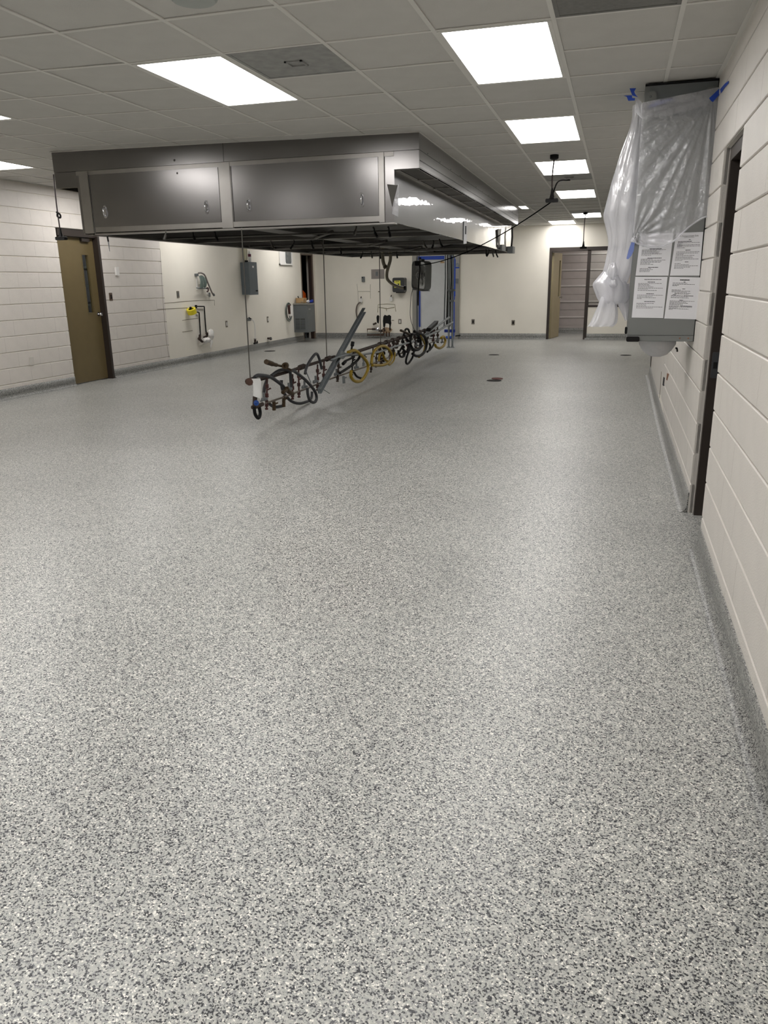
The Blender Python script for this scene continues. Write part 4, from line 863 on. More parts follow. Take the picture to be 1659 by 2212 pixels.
rings('side_drape', [(0.017,6.120,2.565), (0.013,6.120,2.450), (-0.021,6.120,2.335), (-0.057,6.120,2.225), (-0.091,6.120,2.076), (-0.122,6.120,1.924), (-0.133,6.120,1.846), (-0.104,6.120,1.736), (-0.088,6.120,1.640), (-0.095,6.120,1.512), (-0.111,6.120,1.448), (-0.100,6.120,1.376)], [(0.074,6.120,2.538), (0.084,6.120,2.446), (0.093,6.120,2.328), (0.095,6.120,2.216), (0.098,6.120,2.067), (0.100,6.120,1.915), (0.099,6.120,1.838), (0.098,6.120,1.729), (0.094,6.120,1.660), (0.086,6.120,1.556), (0.080,6.120,1.461), (0.055,6.120,1.354)], .13, 6.16, seed=1.0)
rings('side_drape', [(-0.115,6.120,1.461), (-0.161,6.120,1.403), (-0.179,6.120,1.377), (-0.170,6.120,1.334), (-0.151,6.120,1.298), (-0.135,6.120,1.264), (-0.107,6.120,1.234)], [(0.009,6.120,1.452), (0.039,6.120,1.400), (0.061,6.120,1.367), (0.073,6.120,1.331), (0.080,6.120,1.282), (0.079,6.120,1.256), (0.064,6.120,1.233)], .10, 6.14, seed=2.2, fold=.13)
rings('knotted_tail', [(-0.055,6.100,1.356), (-0.092,6.100,1.317), (-0.122,6.100,1.268), (-0.135,6.100,1.212), (-0.155,6.100,1.152), (-0.178,6.100,1.099), (-0.197,6.100,1.072)], [(-0.020,6.100,1.355), (-0.014,6.100,1.316), (-0.007,6.100,1.267), (0.003,6.100,1.211), (0.011,6.100,1.152), (0.008,6.100,1.098), (-0.020,6.100,1.065)], .07, 6.10, seed=3.1, fold=.14)
rings('knotted_tail', [(-0.057,6.160,1.375), (-0.027,6.160,1.309), (-0.007,6.160,1.266), (0.013,6.160,1.216), (0.039,6.160,1.166), (0.067,6.160,1.109)], [(0.074,6.160,1.373), (0.082,6.160,1.308), (0.085,6.160,1.265), (0.085,6.160,1.215), (0.086,6.160,1.165), (0.085,6.160,1.109)], .06, 6.17, seed=4.4, fold=.14)
def blob(name, c, rx, ry, rz, m=SHEET2, seed=0, parent=ps_, amp=1.0):
    mb = MB(); vs = []; n1, n2 = 14, 22
    for i in range(n1+1):
        a_ = PI*i/n1
        for k in range(n2):
            b2 = 2*PI*k/n2; v = Vector((math.sin(a_)*math.cos(b2), math.sin(a_)*math.sin(b2), math.cos(a_)))
            f_ = 1+amp*(.3*noise.noise(v*2.2+Vector((seed, 0, 0)))+.12*math.sin(6*b2+seed)*math.sin(a_))
            vs.append((c[0]+v.x*rx*f_, c[1]+v.y*ry*f_, c[2]+v.z*rz*f_))
    mb.add(vs, [(i*n2+k, i*n2+(k+1) % n2, (i+1)*n2+(k+1) % n2, (i+1)*n2+k) for i in range(n1) for k in range(n2)], True)
    return mb.obj(name, m, parent)
blob('knot', (-0.034,6.050,1.375), .028, .03, .03, seed=2); blob('knot', (0.085,6.000,1.662), .02, .025, .025, seed=5); blob('tuft', (-0.043,6.030,1.462), .028, .03, .055, seed=9)
# end of the bag hanging under the cabinet
blob('bag_end', (.315, 6.30, .955), .135, .16, .125, plastic('full white plastic bag', .08, .3), 12, amp=.22)
MB().tube([(0.448,6.300,0.894), (0.458,6.300,0.897), (0.464,6.300,0.870)], .006, 6, spline=3).obj('loose_wire', BLACK, ps_)
# corner pulled up to the tape at the ceiling
mb = MB(); a_ = [(0.032,6.000,2.581), (0.076,6.000,2.538), (0.078,6.000,2.442), (0.029,6.020,2.495)]; mb.prism(a_, (0, .004, 0)); mb.obj('pulled_corner', SHEET, ps_)
def tape(pts, label, th=(.0, .003, 0), m=BLUE):
    mb = MB(); cen = sum((Vector(p) for p in pts), Vector())/len(pts); mb.prism(pts, th); return single(mb, 'masking_tape', m, label, 'tape', tuple(cen), 'blue masking tape on the plastic')
tape([(0.489,5.945,2.526), (0.543,5.945,2.576), (0.558,5.945,2.588), (0.566,5.945,2.590), (0.566,5.945,2.569), (0.554,5.945,2.548), (0.514,5.945,2.502), (0.502,5.945,2.509)], 'blue tape strip holding the sheet to the right wall at its top right corner')
MB().prism([(0.543,5.854,2.555), (0.543,5.604,2.534), (0.543,5.411,2.509), (0.543,5.398,2.494), (0.543,5.582,2.510), (0.543,5.772,2.517)], (-.002, 0, 0)).obj('tape_end', BLUE, bpy.data.objects['masking_tape'])
tape([(-0.014,5.960,2.624), (0.028,5.960,2.622), (0.017,5.960,2.602), (0.028,5.960,2.582), (0.044,5.960,2.567), (0.007,5.960,2.580), (-0.003,5.960,2.601)], 'upper curl of blue tape stuck to the ceiling beside the sheet')
tape([(-0.049,5.960,2.583), (-0.017,5.960,2.582), (0.004,5.960,2.581), (0.008,5.960,2.564), (0.026,5.960,2.562), (0.024,5.960,2.548), (-0.017,5.960,2.550), (-0.028,5.960,2.575)], 'lower curl of blue tape beside the sheet, under the first curl')
tape([(0.113,5.972,2.514), (0.169,5.972,2.538), (0.273,5.972,2.548), (0.280,5.972,2.538), (0.200,5.972,2.516), (0.120,5.972,2.497)], 'blue tape seen through the top hem of the plastic')
tape([(0.069,5.900,1.649), (0.091,5.900,1.645), (0.089,5.900,1.594), (0.076,5.900,1.560), (0.056,5.900,1.536), (0.043,5.900,1.540), (0.054,5.900,1.598)], 'faded blue tape tail hanging from the lower left knot of the sheet', m=mat('faded blue tape', (104, 120, 176), .6))
# ================================================================== CORDS
def drop_cord(name, label, x, y, zp, knot=False, zt=None, base=True):
    t = thing(name, label, 'cord', (x, y, zp), 'hanging power drops'); z = (zt or zc(x))
    if base: MB().lathe((x, y, z+.002), (0, 0, -1), [(0, .045), (.035, .045), (.045, .03), (.05, .0)], 14).obj('ceiling_box', BLACK, t)
    MB().tube([(x, y, z-.03), (x-.012, y, zp+(z-zp)*.55), (x-.008, y, zp+.09)], .008, 7, spline=4).obj('cable', mat('reddish black cable', (40, 24, 24), .5) if 'reddish black cable' not in MATS else MATS['reddish black cable'], t)
    m = MB(); m.lathe((x-.006, y, zp+.12), (0, 0, -1), [(0, .010), (.05, .016), (.09, .024), (.11, .04)], 10); m.rbox(x-.07, x+.06, y-.03, y+.03, zp-.02, zp+.018, .01, 'y'); m.obj('outlet_head', BLACK, t)
    if knot: MB().tube([(x-.02, y-.01, zp+.30), (x+.02, y, zp+.27), (x+.01, y+.01, zp+.235), (x-.02, y, zp+.25), (x-.005, y-.01, zp+.29)], .011, 6, spline=3).obj('cable_knot', BLACK, t)
    return t
c1 = (-0.731,8.920,2.214); drop_cord('drop_cord', 'black power drop with T head hanging before the third ceiling panel', -.73, 8.92, c1[2])
c2 = (-0.671,16.420,2.001); drop_cord('drop_cord', 'small black power drop hanging in front of the far doorway', -.70, 16.42, c2[2])
c3 = (-6.530,8.400,1.989); drop_cord('drop_cord', 'knotted black power drop in front of the olive door', c3[0], 8.4, c3[2]-.01, True, base=False)
sc_ = thing('slung_cable', 'thin dark cable slung from the ceiling past the T head across to the box fan', 'cord', (-1.6, 11, 2.2))
ra = (-0.699,11.147,2.655); rb_ = (-0.749,8.970,2.201); rc = (-3.413,13.900,1.688)
pts = [ra, (ra[0]+.0, ra[1]-.5, 2.60), (rb_[0]+.02, rb_[1]+.5, 2.45), rb_]
MB().tube(pts, .007, 6, spline=6).obj('cable', CABLE, sc_)
pp = [];
for k in range(13):
    t_ = k/12; p = Vector(rb_).lerp(Vector(rc), t_); p.z -= .26*4*t_*(1-t_)*.5; pp.append(p)
MB().tube(pp, .007, 6, spline=2).obj('cable', CABLE, sc_)
# ================================================================== BOX FAN
fn = thing('box_fan', 'grey box fan hung at an angle at the far end of the pipe rack', 'fan', (-3.43, 14.15, 1.25))
def fan_parts():
    wd, hg, dp_ = .50, .50, .13; R_ = Matrix.Rotation(math.radians(-46), 3, 'Z') @ Matrix.Rotation(math.radians(3), 3, 'Y'); o_ = Vector((-3.43, 14.15, 1.515))
    def put(mb, name, m, par):
        mb.v = [tuple(R_ @ Vector(v) + o_) for v in mb.v]; return mb.obj(name, m, par)
    sh = MB(); n_ = 40; vs = []
    def rr(s, y):
        out = []
        for cx_, cz_, st in ((1, 1, 0), (-1, 1, PI/2), (-1, -1, PI), (1, -1, 1.5*PI)):
            for k in range(7):
                t_ = st+PI/2*k/6; out.append((cx_*(wd/2-.08)*s+.08*s*math.cos(t_), y, cz_*(hg/2-.08)*s+.08*s*math.sin(t_)))
        return out
    loops = [rr(1, -dp_/2+.02), rr(1, dp_/2-.02), rr(.97, dp_/2), rr(.93, dp_/2), rr(.93, -dp_/2), rr(.97, -dp_/2)]; n_ = len(loops[0])
    for l in loops: vs += l
    sh.add(vs, [(i*n_+k, i*n_+(k+1) % n_, ((i+1) % 6)*n_+(k+1) % n_, ((i+1) % 6)*n_+k) for i in range(6) for k in range(n_)], True); put(sh, 'fan_shell', mat('fan shell grey', (124, 127, 126), .45), fn)
    for sgn in (-1, 1):
        g = MB()
        for k in range(17):
            x = -.21+.42*k/16; hh = .215 if abs(x) < .15 else .215-(abs(x)-.15)*.9
            g.tube([(x, sgn*(dp_/2-.004), -hh), (x, sgn*(dp_/2+.006), 0), (x, sgn*(dp_/2-.004), hh)], .0035, 5)
        g.tube([(-.22, sgn*dp_/2, 0), (.22, sgn*dp_/2, 0)], .004, 5)
        ringp = [(.055*math.cos(t_*PI/8), sgn*(dp_/2+.008), .055*math.sin(t_*PI/8)) for t_ in range(17)]; g.tube(ringp, .008, 6); put(g, 'grille', mat('fan grille grey', (168, 170, 167), .45) if 'fan grille grey' not in MATS else MATS['fan grille grey'], fn)
    b_ = MB()
    for k in range(5):
        a0 = 2*PI*k/5; pl = []
        for r_, w0, tw in ((.04, .25, .03), (.19, .35, .02)):
            pl += [(r_*math.cos(a0-w0), tw, r_*math.sin(a0-w0)), (r_*math.cos(a0+w0), -tw, r_*math.sin(a0+w0))]
        b_.add([pl[0], pl[1], pl[3], pl[2]], [(0, 1, 2, 3)]); 
    b_.lathe((0, -.03, 0), (0, 1, 0), [(0, .045), (.06, .045)], 14); put(b_, 'fan_blades', GREY_D, fn)
    ft = MB(); ft.box(-.2, .2, -.07, .07, -.262, -.25); put(ft, 'fan_foot', GREY, fn)
    kb_ = MB(); kb_.rbox(-.05, .05, -.03, .03, .245, .285, .015, 'y'); put(kb_, 'carry_handle', GREY_D, fn)
fan_parts()
MB().tube([(-3.433,13.980,1.745), (-3.416,13.980,1.635), (-3.433,13.980,1.477), (-3.451,13.980,1.157), (-3.452,13.980,0.996)], .012, 6, spline=3).obj('hanging_strap', BLACK, fn); MB().rbox(-3.48, -3.39, 13.86, 13.95, 1.68, 1.76, .02, 'y').obj('outlet_head', BLACK, fn)
MB().tube([(-3.601,14.200,1.285), (-3.637,14.200,1.155), (-3.656,14.200,0.908), (-3.648,14.200,0.742), (-3.595,14.200,0.591), (-3.534,14.200,0.491)], .005, 5, spline=4).obj('power_cord', HOSE, fn)
# ================================================================== FLOOR DRAINS
def drain(x, y, r, label, m=BLACK, tilt=0, part=RUST):
    z = fz(x, y); t = thing('floor_drain', label, 'drain', (x, y, z), 'floor drains')
    MB().lathe((x, y, z-.006), (0, 0, 1), [(0, r*1.05), (.008, r*1.05), (.009, r*1.0), (.007, r*.98)], 28).obj('drain_rim', GREY_D if False else BLACK, t)
    MB().lathe((x, y, z+.002), (0, 0, 1), [(0, r*.97), (.0025, r*.97), (.0028, 0)], 28).obj('drain_grate', m, t)
    return t
for (x, y, z), r, lab in (((-2.267,15.433,0.000), .10, 'round dark floor drain in mid floor, farther of the two right of the pipe rack'), ((0.232,15.628,0.000), .10, 'round dark floor drain on the far right, under the hanging plastic'),
                          ((-1.665,11.409,-0.030), .105, 'round dark floor drain in mid floor with its rusty cover lying beside it'), ((-7.233,15.745,0.000), .12, 'round dark floor drain near the left wall, behind the front end of the pipe rack')):
    drain(x, y, r, lab)
x, y, z = (-1.646,11.609,-0.030); lid = MB(); lid.lathe((x, y, fz(x, y)+.004), (.03, -.03, 1), [(0, .085), (.005, .085), (.007, .07), (.008, 0)], 24)
single(lid, 'drain_cover', mat('rusty drain cover', (96, 50, 44), .7, var=.3), 'rusty red round cover lying half over the middle floor drain', 'cover', (x, y, fz(x, y)))
# ================================================================== LEFT WALL FITTINGS
def plateL(u, v, wd, hg, m, label, cat='switch plate', name='switch_plate', slot=None, d=.008):
    y, z = bpL[(u, v)]
    t = thing(name, label, cat, (XL, y, z)); MB().rbox(XL, XL+d, y-wd/2, y+wd/2, z-hg/2, z+hg/2, .006, 'x').obj('plate', m, t)
    if slot: MB().rbox(XL+d, XL+d+.006, y-wd*.2, y+wd*.2, z-hg*.26, z+hg*.26, .004, 'x').obj('toggle' if cat == 'switch plate' else 'socket', slot, t)
    return t
bpL = {}
for k, p in zip([(251, 586), (239, 641), (384, 636), (489, 700), (578, 690), (68, 780), (684, 625), (448, 631)], [(-7.651,11.051,1.640), (-7.651,10.832,1.255), (-7.651,12.835,1.254), (-7.651,14.616,0.638), (-7.651,16.627,0.634), (-7.651,8.889,0.446), (-7.651,19.807,1.257), (-7.651,13.931,1.278)]): bpL[k] = (p[1], p[2])
BROWNP = mat('brown switch plate', (92, 76, 64), .5); STEELP = mat('brushed plate', (132, 126, 116), .4, .5)
plateL(251, 586, .075, .13, WHITE, 'small white plate high on the block wall beside the olive door', 'plate', 'wall_plate', d=.03)
plateL(239, 641, .075, .12, BROWNP, 'brown switch plate just right of the olive door', slot=BLACK)
plateL(384, 636, .08, .12, STEELP, 'metal outlet plate on the left wall left of the green hose rack', 'outlet', 'outlet', slot=GREY_D)
plateL(489, 700, .08, .13, STEELP, 'low metal outlet plate between the yellow tape roll and the electric box', 'outlet', 'outlet', slot=WHITE)
plateL(578, 690, .08, .13, STEELP, 'low metal outlet plate on the left wall right of the electric box', 'outlet', 'outlet', slot=WHITE)
plateL(68, 780, .075, .11, PAINT, 'painted over plate low on the block wall left of the olive door', 'plate', 'wall_plate', d=.012)
plateL(684, 625, .07, .12, BROWNP, 'dark switch plate beside the far left doorway', slot=BLACK)
# thermometer hanging by the hood corner
hk = (-5.018,7.170,1.892); tk = (-5.020,7.170,1.758)
t = thing('hanging_knife', 'thin dark tool dangling from the left front corner of the hood', 'tool', tk)
MB().tube([(hk[0], 7.17, 1.925), hk], .003, 5).obj('string', GREY_D, t); MB().tube([(-5.023,7.170,1.896), (-5.018,7.170,1.847)], .009, 6).obj('grip', BLACK, t); MB().tube([(-5.018,7.170,1.847), (-5.015,7.170,1.753)], [.007, .002], 6).obj('blade', GALV, t)
# hose rack with its bundle of green hose
hr = thing('hose_rack', 'wall rack with a bundle of green grey hose and one long grey hose', 'hose rack', (-7.600,13.703,1.332))
MB().tube([(-7.560,13.373,1.360), (-7.560,13.545,1.350), (-7.560,13.740,1.348), (-7.560,13.793,1.339)], .012, 6).obj('rack_bar', GALV, hr); MB().tube([(-7.640,13.533,1.569), (-7.640,13.529,1.443), (-7.640,13.527,1.326)], .016, 6).obj('rack_back', WHITE, hr)
MB().rbox(XL, XL+.05, *[f_((-7.651,13.486,1.585)[1], (-7.651,13.555,1.586)[1]) for f_ in (min, max)], 1.57, 1.62, .01, 'x').obj('wall_hook', GREY_D, hr)
for k, (a_, b2) in enumerate(zip([(-7.550,13.495,1.575), (-7.550,13.531,1.584), (-7.550,13.584,1.584), (-7.550,13.618,1.576), (-7.550,13.650,1.559), (-7.550,13.683,1.542)], [(-7.550,13.495,1.367), (-7.550,13.529,1.358), (-7.550,13.564,1.358), (-7.550,13.618,1.366), (-7.550,13.671,1.365), (-7.550,13.690,1.374)])):
    MB().tube([a_, Vector(a_).lerp(Vector(b2), .5)+Vector((.02, .01*(k % 2), 0)), b2], .014, 6, spline=3).obj('hose_coil', GREENH, hr)
MB().tube([(-7.530,13.433,1.625), (-7.530,13.521,1.629), (-7.530,13.622,1.609), (-7.530,13.685,1.559), (-7.530,13.756,1.449), (-7.530,13.859,1.303), (-7.530,13.906,1.251), (-7.530,13.957,1.220)], .015, 7, spline=4).obj('grey_hose', mat('mid grey hose', (120, 112, 108), .5), hr); MB().tube([(-7.530,13.932,1.242), (-7.530,13.965,1.215)], .022, 7).obj('hose_end', GREY_D, hr)
o = MB().tube([(-7.550,13.730,1.288), (-7.550,13.777,1.296), (-7.550,13.794,1.347), (-7.550,13.760,1.360), (-7.550,13.722,1.348)], .012, 6, spline=3).obj('clip', REDV, hr)
plateL(448, 631, .05, .10, WHITE, 'tiny white clip plate below the green hose rack', 'plate', 'wall_plate', d=.015)
MB().tube([(-7.620,13.955,1.268), (-7.620,13.951,1.190)], .02, 6).obj('hose_clamp', GREY, hr)
# black gas stubs and yellow tape roll
gs = thing('gas_stub', 'two bent black pipes with valves low on the left wall', 'pipe', (-7.600,13.458,0.396))
MB().tube([(-7.620,13.389,1.025), (-7.620,13.440,1.024), (-7.620,13.633,1.017), (-7.620,13.704,1.015), (-7.620,13.707,0.980), (-7.620,13.700,0.773), (-7.620,13.699,0.493)], .012, 7).obj('black_pipe', BLACK, gs); MB().tube([(-7.630,13.419,1.050), (-7.630,13.409,0.991)], .022, 8).obj('pipe_flange', BLACK, gs)
MB().tube([(-7.620,13.388,0.919), (-7.620,13.457,0.917), (-7.620,13.491,0.911), (-7.620,13.487,0.783), (-7.620,13.474,0.491)], .012, 7).obj('black_pipe', BLACK, gs)
for a_ in ([(-7.600,13.422,0.503), (-7.600,13.388,0.401)], [(-7.600,13.359,0.438), (-7.600,13.489,0.368)], [(-7.600,13.677,0.521), (-7.600,13.722,0.466)], [(-7.600,13.573,0.441), (-7.600,13.685,0.459)], [(-7.600,13.490,0.377), (-7.600,13.688,0.371)]): MB().tube(a_, .024, 8).obj('pipe_valve', RUST, gs)
rp = (-7.555,13.108,0.951); tr = MB(); n_ = 28; ct, st_ = math.cos(.42), math.sin(.42)
def rl(r_, z): return [(rp[0]+r_*math.cos(2*PI*k/n_), rp[1]+r_*math.sin(2*PI*k/n_)*ct-z*st_, rp[2]+r_*math.sin(2*PI*k/n_)*st_+z*ct) for k in range(n_)]
for (r0, z0), (r1, z1) in (((.05, -.045), (.085, -.045)), ((.085, -.045), (.085, .045)), ((.085, .045), (.05, .045)), ((.05, .045), (.05, -.045))):
    tr.add(rl(r0, z0)+rl(r1, z1), [(k, (k+1) % n_, n_+(k+1) % n_, n_+k) for k in range(n_)], True)
single(tr, 'tape_roll', TAPEY, 'roll of yellow tape hung on a pipe stub on the left wall', 'tape roll', rp)
MB().tube([(XL, rp[1]+.02, rp[2]+.02), (rp[0]-.01, rp[1]-.01, rp[2]+.03), (rp[0], rp[1]-.03, rp[2]+.07)], .022, 8).obj('pipe_stub', BLACK, gs)
blob_t = thing('plastic_bag', 'crumpled white plastic bag tied on the valves below the yellow tape', 'bag', (-7.550,13.672,0.381))
blob('bag_body', (-7.550,13.564,0.389), .07, .10, .05, WHITE, 3, blob_t); blob('bag_body', (-7.540,13.745,0.491), .05, .07, .10, WHITE, 7, blob_t); MB().tube([(-7.540,13.745,0.376), (-7.540,13.714,0.299), (-7.540,13.684,0.230)], [.03, .015, .006], 7, spline=3).obj('bag_tail', WHITE, blob_t)
# electric box
eb = thing('electric_box', 'slate grey electrical box on the left wall with conduits rising from it', 'electric box', (-7.550,15.587,1.194))
ey0, ey1, ez0, ez1, ex = 15.42, 15.80, 1.20, 1.855, -7.455
MB().box(XL, ex-.03, ey0, ey1, ez0, ez1).obj('box_body', SLATE, eb); ed = MB().rbox(ex-.03, ex, ey0-.006, ey1+.006, ez0-.006, ez1+.006, .012, 'x').obj('box_door', SLATE, eb)
MB().box(ex, ex+.002, 15.585, 15.655, 1.745, 1.785).obj('white_label', WHITE, ed)
for y in (15.70, 15.76): MB().lathe((ex, y, 1.275), (1, 0, 0), [(0, .014), (.012, .013), (.013, 0)], 10).obj('button', BLACK, ed)
MB().box(XL+.09, XL+.15, ey1, ey1+.03, 1.66, 1.80).obj('switch_handle', GREY_D, eb); MB().tube([(XL+.12, ey1+.02, 1.66), (XL+.13, ey1+.04, 1.63), (XL+.11, ey1+.03, 1.60)], .008, 6).obj('hasp', STEEL_L, eb); MB().box(XL+.12, XL+.15, ey1, ey1+.015, 1.50, 1.53).obj('latch', GREY_D, eb)
COND = mat('painted conduit', (206, 202, 176), .5)
for y, r_ in ((15.47, .014), (15.55, .028), (15.62, .016)): MB().tube([(XL+.06, y, ez1), (XL+.06, y+.02, ez1+.22), (XL+.05, y+.03, 2.70)], r_, 8).obj('conduit', COND, eb); 
for y in (15.48, 15.55): MB().tube([(XL+.1, y, ez1), (XL+.1, y, ez1+.04)], .022, 8).obj('conduit_nut', BLACK, eb)
wb = thing('water_bottle', 'clear water bottle with a maroon label standing on the electrical box', 'bottle', (-7.54, 15.66, ez1+.006))
MB().lathe((-7.54, 15.66, ez1+.006), (0, 0, 1), [(0, .028), (.005, .032), (.13, .032), (.17, .03), (.20, .016), (.215, .013), (.216, 0)], 14).obj('bottle_body', mat('clear bottle', (214, 214, 210), .1), wb)
MB().lathe((-7.54, 15.66, ez1+.115), (0, 0, 1), [(0, .033), (.055, .033)], 14).obj('label_band', MAROON, wb); MB().lathe((-7.54, 15.66, ez1+.215), (0, 0, 1), [(0, .016), (.022, .016), (.023, 0)], 10).obj('bottle_cap', WHITE, wb)
# wall fan in white frame
wv = thing('wall_vent', 'white framed square with a grey fan grille high on the left wall', 'vent', (XL, 17.85, 1.84))
va = [(-7.651,17.469,2.250), (-7.651,18.216,2.277), (-7.651,18.190,1.850), (-7.651,17.440,1.838)]; vy0, vy1, vz0, vz1 = va[3][1], va[2][1], va[3][2], 2.32
MB().box(XL, XL+.03, vy0, vy1, vz0, vz1).obj('vent_frame', WHITE, wv); MB().box(XL, XL+.04, vy0, vy1, vz0, vz0+.03).obj('frame_edge', WHITE, wv)
g = [(-7.620,17.781,2.188), (-7.620,18.131,2.189), (-7.620,18.078,1.880), (-7.620,17.768,1.874)]; gy0, gy1, gz0, gz1 = g[3][1], g[2][1], g[3][2], g[0][2]
gg = MB().rbox(XL+.03, XL+.045, gy0, gy1, gz0, gz1, .05, 'x').obj('grille', GREY_D, wv)
for k in range(4):
    a0 = PI/4+PI/2*k; cy, cz = (gy0+gy1)/2, (gz0+gz1)/2; r_ = (gz1-gz0)*.44
    MB().prism([(XL+.046, cy, cz), (XL+.046, cy+r_*1.2*math.cos(a0-.45), cz+r_*math.sin(a0-.45)), (XL+.046, cy+r_*1.2*math.cos(a0+.35), cz+r_*math.sin(a0+.35))], (.004, 0, 0)).obj('fan_blade', GREY, gg)
# pipe stubs with a white tube
ws = thing('water_stub', 'wall valve with a thin white tube dropping to the floor fitting', 'pipe', (-7.600,15.772,0.180))
MB().tube([(-7.620,15.543,0.686), (-7.620,15.656,0.680)], .035, 8).obj('pipe_valve', GREY_D, ws); MB().tube([(-7.600,15.574,0.713), (-7.600,15.682,0.679)], .02, 8).obj('valve_lever', BLACK, ws)
MB().tube([(-7.560,15.600,0.683), (-7.560,15.687,0.649), (-7.560,15.743,0.558), (-7.560,15.740,0.381), (-7.560,15.722,0.253)], .010, 6, spline=4).obj('white_tube', WHITE, ws); MB().tube([(-7.580,15.766,0.270), (-7.580,15.750,0.161)], .025, 8).obj('floor_fitting', RUST, ws); MB().tube([(-7.580,15.704,0.165), (-7.580,15.870,0.172)], .02, 8).obj('floor_fitting', BLACK, ws); MB().tube([(-7.580,15.864,0.213), (-7.580,15.855,0.154)], .014, 8).obj('floor_fitting', BLACK, ws)
ws2 = thing('pipe_stub', 'short capped pipe stub low on the left wall near the floor', 'pipe', (-7.620,16.600,0.201))
MB().tube([(-7.640,16.585,0.233), (-7.640,16.575,0.161)], .04, 8).obj('wall_flange', WHITE, ws2); MB().tube([(-7.600,16.482,0.220), (-7.600,16.658,0.202)], .022, 8).obj('stub_pipe', RUST, ws2); MB().tube([(-7.600,16.611,0.232), (-7.600,16.629,0.178)], .03, 8).obj('stub_valve', GREY_D, ws2)
# soap dispenser with its looped tube
sd = thing('tube_coil', 'coiled grey tube hung around a white and red cylinder beside the water cooler', 'tube', (-7.600,17.737,0.582))
cc_ = (-7.635,17.841,0.752)
for k, (ry_, rz2) in enumerate(((.19, .215), (.16, .19))):
    MB().tube([(cc_[0]+.012*k, cc_[1]+ry_*math.cos(2*PI*q/24), cc_[2]+rz2*math.sin(2*PI*q/24)+.01*k) for q in range(25)], .010, 6).obj('tube_loop', HOSE if k else GREENH, sd)
MB().tube([(-7.520,17.689,0.908), (-7.520,17.702,0.670)], .055, 10).obj('cylinder', WHITE, sd); MB().tube([(-7.540,17.653,0.920), (-7.540,17.669,0.715)], .04, 10).obj('red_cylinder', REDV, sd); MB().tube([(-7.540,17.664,0.672), (-7.540,17.678,0.563)], .015, 8).obj('nozzle', GREY_D, sd)
# water cooler
wc_ = thing('water_cooler', 'grey wall hung drinking fountain with louvered sides in the far left corner', 'water cooler', (-7.47, 18.4, .25))
wx, wy0, wy1, wz0, wz1 = -7.275, 18.16, 18.62, .25, .945
MB().box(XL, wx, wy0, wy1, wz0, wz1-.04).obj('cooler_body', GREY_D, wc_); MB().rbox(XL, wx+.012, wy0-.012, wy1+.012, wz1-.04, wz1, .012, 'x').obj('cooler_top', mat('steel basin top', (156, 154, 150), .35, .8), wc_)
for xa, xb in ((XL+.045, XL+.165), (XL+.18, XL+.30)):
    lv = MB().box(xa, xb, wy0-.004, wy0, wz0+.06, wz0+.33).obj('louver_panel', mat('dark louver', (56, 58, 56), .6) if 'dark louver' not in MATS else MATS['dark louver'], wc_)
    for k in range(9): MB().hexa([(xa, wy0-.004, wz0+.07+k*.028), (xb, wy0-.004, wz0+.07+k*.028), (xb, wy0-.012, wz0+.064+k*.028), (xa, wy0-.012, wz0+.064+k*.028), (xa, wy0-.004, wz0+.078+k*.028), (xb, wy0-.004, wz0+.078+k*.028), (xb, wy0-.012, wz0+.07+k*.028), (xa, wy0-.012, wz0+.07+k*.028)]).obj('slat', GREY_D, lv)
MB().box(wx, wx+.002, wy0+.07, wy0+.20, wz1-.155, wz1-.13).obj('name_plate', STEEL_L, wc_)
cz = wz1
bx = thing('cardboard_box', 'small open cardboard box on top of the water cooler', 'box', (-7.52, 18.3, cz))
b0 = MB(); x0, x1, y0, y1, h_ = -7.60, -7.38, 18.22, 18.40, .125
b0.box(x0, x1, y0, y0+.008, cz, cz+h_); b0.box(x0, x1, y1-.008, y1, cz, cz+h_); b0.box(x0, x0+.008, y0, y1, cz, cz+h_); b0.box(x1-.008, x1, y0, y1, cz, cz+h_*.8); b0.box(x0, x1, y0, y1, cz, cz+.008); b0.obj('carton', CARD, bx)
MB().box(x1-.09, x1-.02, y0-.002, y0, cz+.015, cz+.04).obj('carton_print', STAIN, bx)
MB().tube([(-7.53, 18.28, cz+.08), (-7.56, 18.27, cz+.17)], .012, 7).obj('black_knob', BLACK, thing('black_tool', 'small black tool sticking up out of the cardboard box', 'tool', (-7.53, 18.28, cz+.02)))
bo = thing('blue_cloth', 'crumpled blue cloth on the front edge of the water cooler', 'cloth', (-7.31, 18.5, cz)); blob('cloth_body', (-7.31, 18.50, cz+.03), .05, .09, .035, NAVY, 4, bo); blob('cloth_body', (-7.30, 18.55, cz+.04), .03, .05, .04, NAVY, 6, bo)
bo = thing('paper_wad', 'crumpled white paper between the cardboard box and the blue cloth', 'paper', (-7.35, 18.40, cz)); blob('wad', (-7.35, 18.41, cz+.035), .04, .06, .035, PAPER, 8, bo)
jp = (-8.028,19.780,1.132)
jk = thing('jacket', 'bright orange work jacket seen in the dark far left doorway', 'jacket', (jp[0], 19.78, jp[2]-.15))
vs = []; q = MB()
for k, (u0, u1, z) in enumerate(((-.16, .075, -.16), (-.16, .07, -.05), (-.15, .06, .03), (-.14, .0, .09), (-.13, -.05, .13))):
    for a_ in range(16): t_ = 2*PI*a_/16; vs.append((jp[0]+(u0+u1)/2+(u1-u0)/2*math.cos(t_), 19.78+.10*math.sin(t_)*(1+.2*math.sin(3*t_)), jp[2]+z))
q.add(vs, [(i*16+k, i*16+(k+1) % 16, (i+1)*16+(k+1) % 16, (i+1)*16+k) for i in range(4) for k in range(16)], True); q.obj('jacket_body', ORANGE, jk)
x_ = jp[0]; zt = jp[2]-.17
